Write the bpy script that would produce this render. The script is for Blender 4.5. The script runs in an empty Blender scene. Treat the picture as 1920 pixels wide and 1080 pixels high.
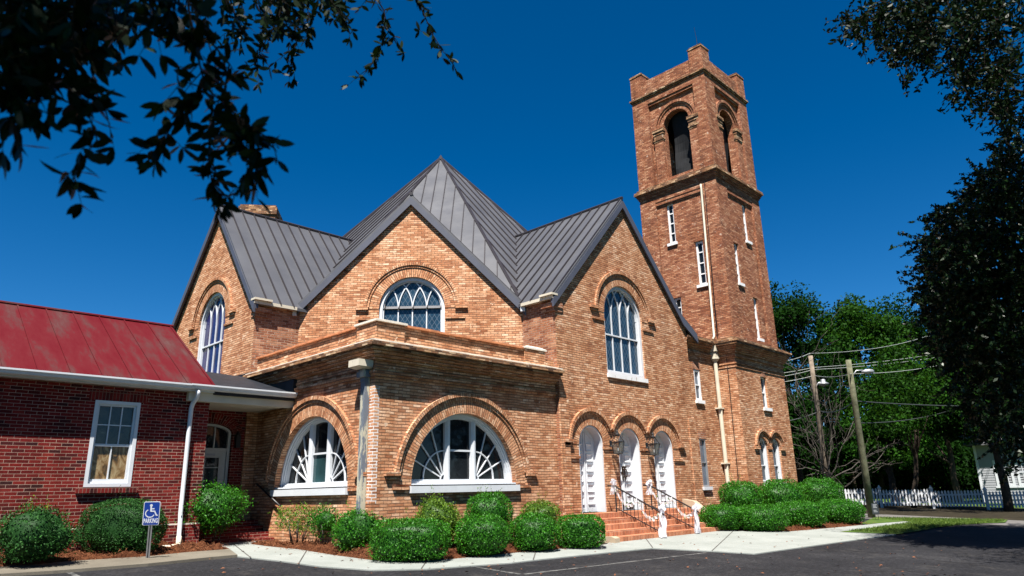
import bpy, math, random
import numpy as np
from mathutils import Vector, Matrix
from mathutils.geometry import tessellate_polygon

random.seed(7)
rng = np.random.default_rng(7)
SC = bpy.context.scene
COL = SC.collection
R = math.radians

# ------------------------------------------------------------------ camera
YAW, PITCH, ROLL, FPX = R(44.3237557), R(16.27859577), R(-1.31329428), 1306.570940697
CAM = Vector((-8.85, -12.95, 1.28))
_f = Vector((math.cos(PITCH)*math.cos(YAW), math.cos(PITCH)*math.sin(YAW), math.sin(PITCH)))
_r = Vector((math.sin(YAW), -math.cos(YAW), 0))
_u = _r.cross(_f)
_c, _s = math.cos(ROLL), math.sin(ROLL)
RT, UP, FW = _c*_r+_s*_u, -_s*_r+_c*_u, _f
cd = bpy.data.cameras.new('camera')
cam = bpy.data.objects.new('camera', cd)
COL.objects.link(cam)
cam.matrix_world = Matrix(((RT.x, UP.x, -FW.x, CAM.x), (RT.y, UP.y, -FW.y, CAM.y), (RT.z, UP.z, -FW.z, CAM.z), (0, 0, 0, 1)))
cd.sensor_width = 36
cd.lens = FPX/1920*36
cd.clip_end = 3000
cd.clip_start = 0.05
cd.dof.use_dof = True
cd.dof.focus_distance = 17
cd.dof.aperture_fstop = 2.6
SC.camera = cam

# ------------------------------------------------------------------ light
SUN = Vector((-0.44, -0.33, 1.0)).normalized()          # towards the sun
w = bpy.data.worlds.new('World')
SC.world = w
w.use_nodes = True
wn = w.node_tree
sky = wn.nodes.new('ShaderNodeTexSky')
sky.sky_type = 'NISHITA'
sky.sun_disc = False
sky.sun_elevation = math.asin(SUN.z)
sky.sun_rotation = math.atan2(SUN.x, SUN.y)
sky.altitude = 2200
sky.air_density = 1.0
sky.dust_density = 0.0
sky.ozone_density = 5.0
hs = wn.nodes.new('ShaderNodeHueSaturation')
hs.inputs['Saturation'].default_value = 1.35
hs.inputs['Value'].default_value = 1.0
wn.links.new(sky.outputs[0], hs.inputs['Color'])
wn.links.new(hs.outputs[0], wn.nodes['Background'].inputs[0])
wn.nodes['Background'].inputs[1].default_value = 0.044
sl = bpy.data.lights.new('sun', 'SUN')
sl.energy = 5.0
sl.angle = R(0.5)
sl.color = (1.0, 0.95, 0.87)
so = bpy.data.objects.new('sun', sl)
COL.objects.link(so)
so.rotation_euler = SUN.to_track_quat('Z', 'Y').to_euler()
so.location = (0, -20, 40)
SC.view_settings.view_transform = 'Standard'
SC.view_settings.look = 'None'
SC.view_settings.exposure = 1.45
SC.view_settings.gamma = 1
SC.cycles.max_bounces = 6
SC.cycles.transparent_max_bounces = 12
SC.cycles.caustics_reflective = False
SC.cycles.caustics_refractive = False

# ------------------------------------------------------------------ placing helpers
def ray(px, py):
    return RT*((px-960)/FPX) + UP*((540-py)/FPX) + FW
def at(px, py, depth):
    return CAM + ray(px, py)*depth
def onax(px, py, ax, val):
    d = ray(px, py)
    return CAM + d*((val-CAM[ax])/d[ax])
def G(x, y):
    return 0.04*(min(max(y, -18.0), 9.0)+1.8)
def onG(px, py, dz=0.0):
    d = ray(px, py)
    t = (0.04*(CAM.y+1.8)+dz-CAM.z)/(d.z-0.04*d.y)
    return CAM + d*t

# ------------------------------------------------------------------ materials
def setin(n, **k):
    for a, b in k.items():
        n.inputs[a.replace('_', ' ')].default_value = b
class Mat:
    def __init__(s, name, rough=0.8, spec=0.3):
        s.m = bpy.data.materials.new(name)
        s.m.use_nodes = True
        s.t = s.m.node_tree
        s.b = s.t.nodes['Principled BSDF']
        s.b.inputs['Roughness'].default_value = rough
        s.b.inputs['Specular IOR Level'].default_value = spec
    def n(s, typ, **k):
        nd = s.t.nodes.new('ShaderNode'+typ)
        for a, b in k.items():
            setattr(nd, a, b)
        return nd
    def l(s, a, b):
        s.t.links.new(a, b)
    def noise(s, scale, detail=4, vec=None, rough=0.55):
        nd = s.n('TexNoise')
        setin(nd, Scale=scale, Detail=detail, Roughness=rough)
        if vec is not None:
            s.l(vec, nd.inputs['Vector'])
        return nd
    def ramp(s, fac, stops, interp='LINEAR'):
        nd = s.n('ValToRGB')
        nd.color_ramp.interpolation = interp
        el = nd.color_ramp.elements
        while len(el) < len(stops):
            el.new(0.5)
        for e, (p, c) in zip(el, stops):
            e.position = p
            e.color = (*c, 1) if len(c) == 3 else c
        s.l(fac, nd.inputs[0])
        return nd
    def mix(s, fac, a, b, mode='MIX'):
        nd = s.n('MixRGB', blend_type=mode)
        for v, i in ((fac, 0), (a, 1), (b, 2)):
            if isinstance(v, (int, float)):
                nd.inputs[i].default_value = v
            elif isinstance(v, tuple):
                nd.inputs[i].default_value = (*v, 1)
            else:
                s.l(v, nd.inputs[i])
        return nd
    def math(s, op, a, b=None):
        nd = s.n('Math', operation=op)
        for v, i in ((a, 0), (b, 1)):
            if v is None:
                continue
            if isinstance(v, (int, float)):
                nd.inputs[i].default_value = v
            else:
                s.l(v, nd.inputs[i])
        return nd.outputs[0]
    def base(s, out):
        s.l(out, s.b.inputs['Base Color'])
    def bump(s, h, strength=0.3, dist=0.02):
        nd = s.n('Bump')
        setin(nd, Strength=strength, Distance=dist)
        s.l(h, nd.inputs['Height'])
        s.l(nd.outputs[0], s.b.inputs['Normal'])
    def pos(s):
        return s.n('NewGeometry').outputs['Position']
    def uv(s):
        return s.n('TexCoord').outputs['UV']

def g3(v):
    return (v, v, v)

def brick(name, stops, mortar, msize=0.007, bw=0.215, rh=0.068, wobble=0.02, pale=0.0, pale_col=(0.6, 0.5, 0.4), dirt=0.35, dirt_col=(0.10, 0.07, 0.05), offs=0.5, bumpd=0.012, rug=0.0):
    M = Mat(name, 0.9, 0.15)
    uv = M.uv()
    p = M.pos()
    nz = M.noise(1.1, 3, p)
    sub = M.n('VectorMath', operation='SUBTRACT')
    M.l(nz.outputs['Color'], sub.inputs[0])
    sub.inputs[1].default_value = (0.5, 0.5, 0.5)
    sc = M.n('VectorMath', operation='SCALE')
    M.l(sub.outputs[0], sc.inputs[0])
    sc.inputs['Scale'].default_value = wobble*3
    nz2 = M.noise(9, 2, p)
    sub2 = M.n('VectorMath', operation='SUBTRACT')
    M.l(nz2.outputs['Color'], sub2.inputs[0])
    sub2.inputs[1].default_value = (0.5, 0.5, 0.5)
    sc2 = M.n('VectorMath', operation='SCALE')
    M.l(sub2.outputs[0], sc2.inputs[0])
    sc2.inputs['Scale'].default_value = wobble*0.45
    ad = M.n('VectorMath', operation='ADD')
    M.l(uv, ad.inputs[0]); M.l(sc.outputs[0], ad.inputs[1])
    ad2 = M.n('VectorMath', operation='ADD')
    M.l(ad.outputs[0], ad2.inputs[0]); M.l(sc2.outputs[0], ad2.inputs[1])
    b = M.n('TexBrick')
    b.offset = offs
    M.l(ad2.outputs[0], b.inputs['Vector'])
    b.inputs['Color1'].default_value = (0, 0, 0, 1)
    b.inputs['Color2'].default_value = (1, 1, 1, 1)
    b.inputs['Mortar'].default_value = (0.5, 0.5, 0.5, 1)
    setin(b, Scale=1.0, Mortar_Size=msize, Mortar_Smooth=0.25, Bias=0.0, Brick_Width=bw, Row_Height=rh)
    tone = M.ramp(b.outputs['Color'], stops)
    # grain inside the bricks
    fine = M.noise(38, 4, p, 0.7)
    fr = M.ramp(fine.outputs['Fac'], [(0.25, g3(0.55)), (0.6, g3(1.08))])
    c1 = M.mix(1.0, tone.outputs[0], fr.outputs[0], 'MULTIPLY')
    # broad weathering
    wz = M.noise(0.8, 7, p, 0.72)
    wr = M.ramp(wz.outputs['Fac'], [(0.34, (0.70, 0.60, 0.54)), (0.46, (0.97, 0.90, 0.84)), (0.56, g3(1.03)), (0.68, (1.10, 1.16, 1.22))])
    c2 = M.mix(1.0, c1.outputs[0], wr.outputs[0], 'MULTIPLY')
    mz = M.noise(2.2, 4, p)
    mr = M.ramp(mz.outputs['Fac'], [(0.35, tuple(x*0.7 for x in mortar)), (0.7, tuple(min(1, x*1.35) for x in mortar))])
    c3 = M.mix(b.outputs['Fac'], c2.outputs[0], mr.outputs[0])
    dz = M.noise(1.7, 6, p, 0.7)
    dr = M.ramp(dz.outputs['Fac'], [(0.52, g3(0)), (0.78, g3(dirt))])
    c4 = M.mix(dr.outputs[0], c3.outputs[0], dirt_col)
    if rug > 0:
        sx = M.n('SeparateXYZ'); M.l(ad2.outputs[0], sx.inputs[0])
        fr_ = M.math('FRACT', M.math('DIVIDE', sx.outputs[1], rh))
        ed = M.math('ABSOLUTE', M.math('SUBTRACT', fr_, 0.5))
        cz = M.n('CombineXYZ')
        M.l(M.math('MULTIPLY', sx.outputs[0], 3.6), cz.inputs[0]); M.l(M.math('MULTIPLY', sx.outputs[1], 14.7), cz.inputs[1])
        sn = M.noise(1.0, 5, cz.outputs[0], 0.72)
        # shade of the open bed joints painted in as ragged dark lines
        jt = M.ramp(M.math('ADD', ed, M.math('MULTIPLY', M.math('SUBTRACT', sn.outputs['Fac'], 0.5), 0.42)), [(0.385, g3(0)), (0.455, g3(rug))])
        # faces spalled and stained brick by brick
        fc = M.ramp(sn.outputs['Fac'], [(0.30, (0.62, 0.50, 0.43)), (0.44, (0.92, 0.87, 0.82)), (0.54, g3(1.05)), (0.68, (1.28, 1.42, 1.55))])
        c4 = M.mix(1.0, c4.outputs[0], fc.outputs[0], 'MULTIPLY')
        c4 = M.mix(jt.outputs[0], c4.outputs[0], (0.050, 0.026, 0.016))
    # rain streaks running down the face
    stm = M.n('Mapping'); stm.inputs['Scale'].default_value = (2.6, 2.6, 0.22)
    M.l(p, stm.inputs[0])
    stz = M.noise(1.0, 5, stm.outputs[0], 0.6)
    stc = M.ramp(stz.outputs['Fac'], [(0.30, (0.74, 0.70, 0.68)), (0.47, g3(0.98)), (0.62, (1.0, 1.02, 1.05))])
    c4 = M.mix(1.0, c4.outputs[0], stc.outputs[0], 'MULTIPLY')
    out = c4
    if pale > 0:
        pz = M.noise(4.6, 5, p, 0.72)
        prm = M.ramp(pz.outputs['Fac'], [(0.635, g3(0)), (0.67, g3(pale))])
        out = M.mix(prm.outputs[0], c4.outputs[0], pale_col)
    M.base(out.outputs[0])
    h = M.math('SUBTRACT', M.math('MULTIPLY', fine.outputs['Fac'], 0.35), b.outputs['Fac'])
    hb = M.math('ADD', h, M.math('MULTIPLY', b.outputs['Color'], 0.35))
    M.bump(hb, 0.85, bumpd)
    return M.m

TAN = [(0.0, (0.30, 0.125, 0.064)), (0.2, (0.43, 0.200, 0.105)), (0.5, (0.52, 0.268, 0.150)), (0.8, (0.58, 0.330, 0.195)), (1.0, (0.65, 0.42, 0.28))]
TOW = [(0.0, (0.18, 0.066, 0.038)), (0.25, (0.27, 0.104, 0.057)), (0.55, (0.34, 0.143, 0.078)), (0.85, (0.40, 0.190, 0.108)), (1.0, (0.49, 0.28, 0.175))]
RED = [(0.0, (0.032, 0.008, 0.009)), (0.2, (0.085, 0.007, 0.007)), (0.5, (0.125, 0.009, 0.008)), (0.85, (0.160, 0.013, 0.011)), (1.0, (0.19, 0.020, 0.015))]
OLD = [(0.0, (0.07, 0.04, 0.025)), (0.4, (0.22, 0.11, 0.06)), (0.8, (0.40, 0.24, 0.13)), (1.0, (0.52, 0.38, 0.25))]
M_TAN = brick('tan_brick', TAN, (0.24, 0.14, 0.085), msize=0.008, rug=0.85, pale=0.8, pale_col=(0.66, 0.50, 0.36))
M_TANR = brick('tan_brick_pale_joints', TOW, (0.40, 0.28, 0.21), msize=0.009, rug=0.5, pale=0.55, dirt=0.2)
M_WHITE_BR = brick('whitened_brick', TAN, (0.66, 0.60, 0.57), msize=0.012, pale=0.6, pale_col=(0.75, 0.72, 0.70), dirt=0.1)
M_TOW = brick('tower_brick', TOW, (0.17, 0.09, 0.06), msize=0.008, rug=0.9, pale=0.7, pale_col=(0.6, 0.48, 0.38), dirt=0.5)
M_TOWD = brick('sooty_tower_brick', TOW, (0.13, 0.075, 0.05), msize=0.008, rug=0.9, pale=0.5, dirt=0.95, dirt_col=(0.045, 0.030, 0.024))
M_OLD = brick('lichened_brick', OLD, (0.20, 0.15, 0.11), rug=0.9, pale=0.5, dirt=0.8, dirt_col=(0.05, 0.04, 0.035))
M_RED = brick('red_brick', RED, (0.34, 0.23, 0.18), msize=0.0043, bw=0.207, rh=0.0675, wobble=0.003, dirt=0.1, bumpd=0.006)
M_REDHEAD = brick('red_rowlock', RED, (0.16, 0.09, 0.07), msize=0.0065, bw=0.068, rh=0.22, wobble=0.002, dirt=0.1, offs=0.0, bumpd=0.006)
STEP = [(0.0, (0.30, 0.105, 0.055)), (0.5, (0.40, 0.15, 0.075)), (1.0, (0.50, 0.21, 0.11))]
M_STEP = brick('step_brick', STEP, (0.42, 0.26, 0.18), msize=0.006, bw=0.072, rh=0.24, wobble=0.003, dirt=0.25, offs=0.0, bumpd=0.004)

def plain(name, col, rough=0.6, spec=0.3, var=0.25, scale=3.0, bump=0.0, metal=0.0):
    M = Mat(name, rough, spec)
    p = M.pos()
    nz = M.noise(scale, 6, p, 0.65)
    rr = M.ramp(nz.outputs['Fac'], [(0.3, tuple(c*(1-var) for c in col)), (0.7, tuple(min(1, c*(1+var)) for c in col))])
    M.base(rr.outputs[0])
    M.b.inputs['Metallic'].default_value = metal
    if bump:
        fz = M.noise(scale*12, 4, p)
        M.bump(fz.outputs['Fac'], bump, 0.01)
    return M.m

def peeling(name, col, under, amount=0.6, scale=7):
    M = Mat(name, 0.55, 0.3)
    p = M.pos()
    mp = M.n('Mapping'); mp.inputs['Scale'].default_value = (1, 1, 0.22)
    M.l(p, mp.inputs[0])
    nz = M.noise(scale, 6, mp.outputs[0], 0.7)
    rr = M.ramp(nz.outputs['Fac'], [(amount, g3(0)), (amount+0.03, g3(1))])
    fz = M.noise(2.5, 3, p)
    fr = M.ramp(fz.outputs['Fac'], [(0.3, tuple(c*0.86 for c in col)), (0.7, col)])
    c = M.mix(rr.outputs[0], fr.outputs[0], under)
    M.base(c.outputs[0])
    return M.m

M_WHITE = plain('white_paint', (0.52, 0.54, 0.57), 0.45, 0.4, 0.06, 4)
M_WHITE2 = peeling('flaking_white_paint', (0.72, 0.72, 0.73), (0.30, 0.24, 0.19), 0.63, 9)
M_CREAM = peeling('cream_painted_metal', (0.55, 0.50, 0.40), (0.25, 0.23, 0.22), 0.66, 5)
M_SPOUT = peeling('flaking_downspout_paint', (0.42, 0.40, 0.31), (0.12, 0.14, 0.17), 0.50, 5)
M_ROOF = None
def roofmat():
    M = Mat('grey_metal_roofing', 0.42, 0.45)
    p = M.pos()
    nz = M.noise(0.6, 5, p, 0.6)
    rr = M.ramp(nz.outputs['Fac'], [(0.3, (0.054, 0.055, 0.063)), (0.7, (0.078, 0.079, 0.088))])
    M.base(rr.outputs[0])
    fz = M.noise(1.3, 3, p)
    fr = M.ramp(fz.outputs['Fac'], [(0.3, g3(0.38)), (0.7, g3(0.52))])
    M.l(fr.outputs[0], M.b.inputs['Roughness'])
    M.bump(fz.outputs['Fac'], 0.15, 0.03)
    return M.m
M_ROOF = roofmat()
M_SEAM = plain('roof_seam_metal', (0.024, 0.020, 0.022), 0.4, 0.4, 0.1)
M_TRIM = plain('grey_painted_trim', (0.062, 0.066, 0.088), 0.45, 0.4, 0.12, 2)
M_FLASH = plain('black_membrane', (0.011, 0.013, 0.018), 0.6, 0.3, 0.5, 3, 0.4)
def redroof():
    M = Mat('worn_red_metal_roof', 0.75, 0.06)
    p = M.pos()
    mp = M.n('Mapping'); mp.inputs['Scale'].default_value = (2.4, 0.55, 0.8)
    M.l(p, mp.inputs[0])
    nz = M.noise(0.9, 7, mp.outputs[0], 0.68)
    rr = M.ramp(nz.outputs['Fac'], [(0.36, (0.074, 0.0045, 0.008)), (0.50, (0.080, 0.008, 0.011)), (0.60, (0.066, 0.019, 0.020)), (0.74, (0.070, 0.038, 0.036))])
    M.base(rr.outputs[0])
    fz = M.noise(5, 4, p)
    M.bump(fz.outputs['Fac'], 0.12, 0.02)
    return M.m
M_REDROOF = redroof()
M_TILE = plain('clay_coping', (0.48, 0.19, 0.09), 0.75, 0.2, 0.35, 6)
M_MORTARCAP = plain('white_mortar_cap', (0.62, 0.56, 0.48), 0.9, 0.1, 0.25, 5, 0.5)
M_BLACK = plain('black_iron', (0.012, 0.011, 0.012), 0.4, 0.45, 0.3)
M_BRONZE = plain('dark_bronze', (0.05, 0.028, 0.018), 0.35, 0.5, 0.3, metal=0.6)
M_CONC = None
def concrete(name, a, b, joint=0.0):
    M = Mat(name, 0.9, 0.15)
    p = M.pos()
    nz = M.noise(0.9, 7, p, 0.7)
    rr = M.ramp(nz.outputs['Fac'], [(0.3, a), (0.7, b)])
    sp = M.noise(60, 3, p)
    sr = M.ramp(sp.outputs['Fac'], [(0.35, g3(0.82)), (0.6, g3(1.03))])
    c = M.mix(1, rr.outputs[0], sr.outputs[0], 'MULTIPLY')
    st = M.noise(2.3, 5, p, 0.75)
    srm = M.ramp(st.outputs['Fac'], [(0.62, g3(0)), (0.74, g3(0.35))])
    c2 = M.mix(srm.outputs[0], c.outputs[0], tuple(x*0.55 for x in a))
    M.base(c2.outputs[0])
    M.bump(sp.outputs['Fac'], 0.25, 0.006)
    return M.m
M_CONC = concrete('pale_concrete', (0.195, 0.21, 0.195), (0.27, 0.285, 0.27))
M_CURB = concrete('weathered_concrete', (0.105, 0.092, 0.072), (0.165, 0.148, 0.118))
M_CHEEK = concrete('cast_cheek_concrete', (0.34, 0.26, 0.18), (0.42, 0.34, 0.25))
def asphalt():
    M = Mat('asphalt', 0.9, 0.12)
    p = M.pos()
    nz = M.noise(0.45, 7, p, 0.68)
    rr = M.ramp(nz.outputs['Fac'], [(0.3, (0.0105, 0.0105, 0.0122)), (0.55, (0.0180, 0.0178, 0.0200)), (0.75, (0.033, 0.0325, 0.0345))])
    sp = M.noise(16, 6, p, 0.85)
    sr = M.ramp(sp.outputs['Fac'], [(0.35, g3(0.55)), (0.52, g3(1.0)), (0.66, g3(2.2))])
    c = M.mix(1, rr.outputs[0], sr.outputs[0], 'MULTIPLY')
    vo = M.n('TexVoronoi', feature='DISTANCE_TO_EDGE')
    wv = M.noise(1.4, 5, p, 0.7)
    av = M.n('VectorMath', operation='ADD')
    M.l(p, av.inputs[0])
    sv = M.n('VectorMath', operation='SCALE'); sv.inputs['Scale'].default_value = 0.9
    M.l(wv.outputs['Color'], sv.inputs[0]); M.l(sv.outputs[0], av.inputs[1])
    M.l(av.outputs[0], vo.inputs['Vector'])
    vo.inputs['Scale'].default_value = 0.33
    cr = M.ramp(vo.outputs['Distance'], [(0.003, g3(1)), (0.009, g3(0))])
    cm = M.noise(0.3, 2, p)
    cmr = M.ramp(cm.outputs['Fac'], [(0.48, g3(0)), (0.6, g3(0.85))])
    cf = M.mix(1, cr.outputs[0], cmr.outputs[0], 'MULTIPLY')
    c2 = M.mix(cf.outputs[0], c.outputs[0], (0.008, 0.007, 0.007))
    # pale worn scuffs
    sz = M.noise(1.6, 8, p, 0.8)
    szr = M.ramp(sz.outputs['Fac'], [(0.54, g3(0)), (0.70, g3(0.75))])
    c3 = M.mix(szr.outputs[0], c2.outputs[0], (0.050, 0.046, 0.043))
    M.base(c3.outputs[0])
    M.bump(sp.outputs['Fac'], 0.5, 0.008)
    return M.m
M_ASPH = asphalt()
def linepaint():
    M = Mat('worn_line_paint', 0.8, 0.2)
    p = M.pos()
    nz = M.noise(6, 6, p, 0.75)
    rr = M.ramp(nz.outputs['Fac'], [(0.40, (0.020, 0.020, 0.022)), (0.62, (0.13, 0.13, 0.125))])
    M.base(rr.outputs[0])
    return M.m
M_LINE = linepaint()
M_ROAD = concrete('grey_road', (0.10, 0.095, 0.09), (0.14, 0.13, 0.12))
def mulchmat():
    M = Mat('pine_straw', 0.95, 0.1)
    p = M.pos()
    nz = M.noise(14, 6, p, 0.75)
    rr = M.ramp(nz.outputs['Fac'], [(0.3, (0.022, 0.008, 0.004)), (0.5, (0.075, 0.025, 0.011)), (0.72, (0.16, 0.065, 0.030))])
    M.base(rr.outputs[0])
    M.bump(nz.outputs['Fac'], 1.0, 0.06)
    return M.m
M_MULCH = mulchmat()
M_NEEDLE = plain('pine_needles', (0.15, 0.058, 0.025), 0.8, 0.2, 0.5, 9)
def lawnmat():
    M = Mat('lawn', 0.95, 0.1)
    p = M.pos()
    nz = M.noise(2.5, 6, p, 0.7)
    rr = M.ramp(nz.outputs['Fac'], [(0.3, (0.030, 0.060, 0.012)), (0.55, (0.055, 0.095, 0.018)), (0.75, (0.12, 0.11, 0.035))])
    M.base(rr.outputs[0])
    M.bump(nz.outputs['Fac'], 0.6, 0.05)
    return M.m
M_LAWN = lawnmat()

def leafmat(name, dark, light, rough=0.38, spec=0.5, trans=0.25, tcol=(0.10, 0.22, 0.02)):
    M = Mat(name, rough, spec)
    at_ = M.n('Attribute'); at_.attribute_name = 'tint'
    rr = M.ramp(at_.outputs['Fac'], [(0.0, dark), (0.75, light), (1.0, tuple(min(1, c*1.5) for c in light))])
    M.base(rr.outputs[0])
    tr = M.n('BsdfTranslucent')
    tr.inputs['Color'].default_value = (*tcol, 1)
    mx = M.n('MixShader')
    mx.inputs[0].default_value = trans
    M.l(M.b.outputs[0], mx.inputs[1]); M.l(tr.outputs[0], mx.inputs[2])
    out = M.t.nodes['Material Output']
    M.l(mx.outputs[0], out.inputs['Surface'])
    return M.m
M_BUSH = leafmat('hedge_leaves', (0.010, 0.060, 0.003), (0.036, 0.165, 0.007), rough=0.5, spec=0.22, trans=0.18, tcol=(0.07, 0.22, 0.012))
M_BUSHD = leafmat('dark_hedge_leaves', (0.008, 0.036, 0.007), (0.022, 0.085, 0.014), rough=0.6, spec=0.15, trans=0.12, tcol=(0.03, 0.10, 0.012))
M_BUSHY = leafmat('young_yellow_leaves', (0.030, 0.070, 0.006), (0.11, 0.20, 0.014), rough=0.5, spec=0.25, trans=0.25, tcol=(0.16, 0.26, 0.02))
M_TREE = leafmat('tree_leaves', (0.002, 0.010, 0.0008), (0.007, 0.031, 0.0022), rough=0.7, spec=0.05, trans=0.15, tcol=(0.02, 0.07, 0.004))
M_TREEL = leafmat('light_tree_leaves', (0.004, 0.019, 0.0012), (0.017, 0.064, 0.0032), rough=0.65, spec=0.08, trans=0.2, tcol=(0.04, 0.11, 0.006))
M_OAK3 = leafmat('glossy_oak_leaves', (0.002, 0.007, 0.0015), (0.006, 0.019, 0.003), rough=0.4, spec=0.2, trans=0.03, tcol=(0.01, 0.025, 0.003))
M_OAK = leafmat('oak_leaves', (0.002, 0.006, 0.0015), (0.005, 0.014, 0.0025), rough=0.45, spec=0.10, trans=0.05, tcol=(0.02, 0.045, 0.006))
M_BARK = plain('bark', (0.045, 0.034, 0.026), 0.95, 0.1, 0.5, 8, 0.8)
M_DEADWOOD = plain('bare_grey_twigs', (0.075, 0.066, 0.058), 0.9, 0.1, 0.35, 6)
M_OTWIG = plain('dark_oak_twig', (0.012, 0.009, 0.007), 0.95, 0.05, 0.4, 8)
M_POLE = plain('weathered_pole_wood', (0.20, 0.16, 0.125), 0.9, 0.1, 0.4, 5, 0.5)
M_POLEG = plain('greenish_pole_wood', (0.13, 0.13, 0.085), 0.9, 0.1, 0.4, 5, 0.5)
M_WIRE = plain('aluminium_wire', (0.32, 0.34, 0.32), 0.5, 0.4, 0.1)
M_WIREB = plain('black_cable', (0.03, 0.035, 0.035), 0.6, 0.3, 0.1)
M_GALV = plain('galvanised_steel', (0.30, 0.31, 0.33), 0.4, 0.5, 0.2, metal=0.5)
M_FENCE = plain('white_fence_paint', (0.48, 0.49, 0.51), 0.6, 0.3, 0.12)
M_BLUE = plain('sign_blue', (0.006, 0.045, 0.30), 0.4, 0.45, 0.05)
M_SWHITE = plain('sign_white', (0.72, 0.74, 0.78), 0.45, 0.4, 0.03)
M_SDARK = plain('sign_charcoal', (0.025, 0.03, 0.035), 0.5, 0.4, 0.1)
def glassmat(name, col, rough=0.06, spec=0.5):
    M = Mat(name, rough, spec)
    p = M.pos()
    nz = M.noise(1.6, 3, p)
    rr = M.ramp(nz.outputs['Fac'], [(0.3, tuple(c*0.6 for c in col)), (0.7, tuple(c*1.4 for c in col))])
    M.base(rr.outputs[0])
    M.bump(nz.outputs['Fac'], 0.06, 0.02)
    return M.m
M_GLASS = glassmat('dark_window_glass', (0.008, 0.010, 0.012), 0.05, 0.35)
M_GLASSG = glassmat('greenish_window_glass', (0.018, 0.045, 0.05), 0.08, 0.35)
M_CURT = glassmat('curtained_glass', (0.09, 0.115, 0.15), 0.1, 0.5)
M_GLASSB = glassmat('blue_reflecting_glass', (0.02, 0.035, 0.055), 0.06, 0.6)
def leaded(name, col, lead, cell=0.16):
    M = Mat(name, 0.16, 0.5)
    uv = M.uv()
    sep = M.n('SeparateXYZ'); M.l(uv, sep.inputs[0])
    U, V = sep.outputs[0], sep.outputs[1]
    V2 = M.math('MULTIPLY', V, 0.62)
    def ln(e):
        fr = M.math('FRACT', M.math('DIVIDE', e, cell))
        d = M.math('ABSOLUTE', M.math('SUBTRACT', fr, 0.5))
        return M.math('GREATER_THAN', d, 0.44)
    a = ln(M.math('ADD', U, V2)); b = ln(M.math('SUBTRACT', U, V2))
    m = M.math('MAXIMUM', a, b)
    p = M.pos()
    nz = M.noise(4.5, 3, p)
    rr = M.ramp(nz.outputs['Fac'], [(0.3, tuple(c*0.55 for c in col)), (0.7, tuple(c*1.5 for c in col))])
    c = M.mix(m, rr.outputs[0], lead)
    M.base(c.outputs[0])
    M.bump(nz.outputs['Fac'], 0.12, 0.02)
    return M.m
M_LEAD = leaded('leaded_glass', (0.014, 0.036, 0.060), (0.075, 0.10, 0.13), 0.15)
M_LEADV = glassmat('violet_glass', (0.016, 0.016, 0.075), 0.12, 0.45)
def marbled():
    M = Mat('marbled_film_glass', 0.2, 0.4)
    p = M.pos()
    mp = M.n('Mapping'); mp.inputs['Scale'].default_value = (2.2, 1, 0.8)
    M.l(p, mp.inputs[0])
    nz = M.noise(2.4, 5, mp.outputs[0], 0.6)
    nz.inputs['Distortion'].default_value = 2.5
    rr = M.ramp(nz.outputs['Fac'], [(0.34, (0.020, 0.016, 0.010)), (0.48, (0.14, 0.075, 0.026)), (0.62, (0.26, 0.19, 0.10)), (0.8, (0.30, 0.24, 0.14))])
    M.base(rr.outputs[0])
    return M.m
M_MARBLE = marbled()
def marbled_dark():  # shaded copy of the marbled glass: the shade is put into its colour
    M = Mat('shaded_marbled_glass', 0.08, 0.5)
    p = M.pos()
    nz = M.noise(3, 5, p, 0.6)
    nz.inputs['Distortion'].default_value = 1.5
    rr = M.ramp(nz.outputs['Fac'], [(0.4, (0.012, 0.014, 0.012)), (0.62, (0.05, 0.045, 0.028)), (0.8, (0.12, 0.11, 0.075))])
    M.base(rr.outputs[0])
    return M.m
M_MARBLED = marbled_dark()
def tullemat():
    M = Mat('white_tulle', 0.8, 0.1)
    M.b.inputs['Base Color'].default_value = (0.8, 0.8, 0.84, 1)
    tp = M.n('BsdfTransparent')
    tl = M.n('BsdfTranslucent'); tl.inputs['Color'].default_value = (0.8, 0.8, 0.85, 1)
    m1 = M.n('MixShader'); m1.inputs[0].default_value = 0.35
    M.l(M.b.outputs[0], m1.inputs[1]); M.l(tl.outputs[0], m1.inputs[2])
    m2 = M.n('MixShader'); m2.inputs[0].default_value = 0.35
    M.l(m1.outputs[0], m2.inputs[1]); M.l(tp.outputs[0], m2.inputs[2])
    M.l(m2.outputs[0], M.t.nodes['Material Output'].inputs['Surface'])
    return M.m
M_TULLE = tullemat()
def netmat():
    return plain('black_netting', (0.010, 0.011, 0.013), 0.7, 0.15, 0.4, 3)
M_NET = netmat()
M_SIDING = plain('white_siding', (0.26, 0.27, 0.29), 0.6, 0.3, 0.06)
M_SHINGLE = plain('grey_shingles', (0.10, 0.10, 0.105), 0.9, 0.1, 0.3, 12, 0.5)

# ------------------------------------------------------------------ object helpers
def link(o, parent=None):
    COL.objects.link(o)
    if parent is not None:
        o.parent = parent
        o.matrix_parent_inverse = parent.matrix_world.inverted()
    return o
def thing(name, label, cat, loc=(0, 0, 0), group=None):
    o = bpy.data.objects.new(name, None)
    o.location = loc
    o.empty_display_size = 0.3
    COL.objects.link(o)
    o['label'] = label; o['category'] = cat; o['kind'] = 'thing'
    if group:
        o['group'] = group
    o.matrix_world = Matrix.Translation(Vector(loc))
    return o
def tag(o, label, cat, group=None, kind='thing'):
    o['label'] = label; o['category'] = cat; o['kind'] = kind
    if group:
        o['group'] = group
    return o
def structure(o, label=None):
    o['kind'] = 'structure'
    return o

class Fr:
    """upright working plane: u along the wall, z up, d outwards"""
    def __init__(s, O, N):
        s.O = Vector(O); s.N = Vector(N).normalized(); s.U = Vector((-s.N.y, s.N.x, 0))
    def P(s, u, z, d=0.0):
        return s.O + s.U*u + s.N*d + Vector((0, 0, z))

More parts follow.
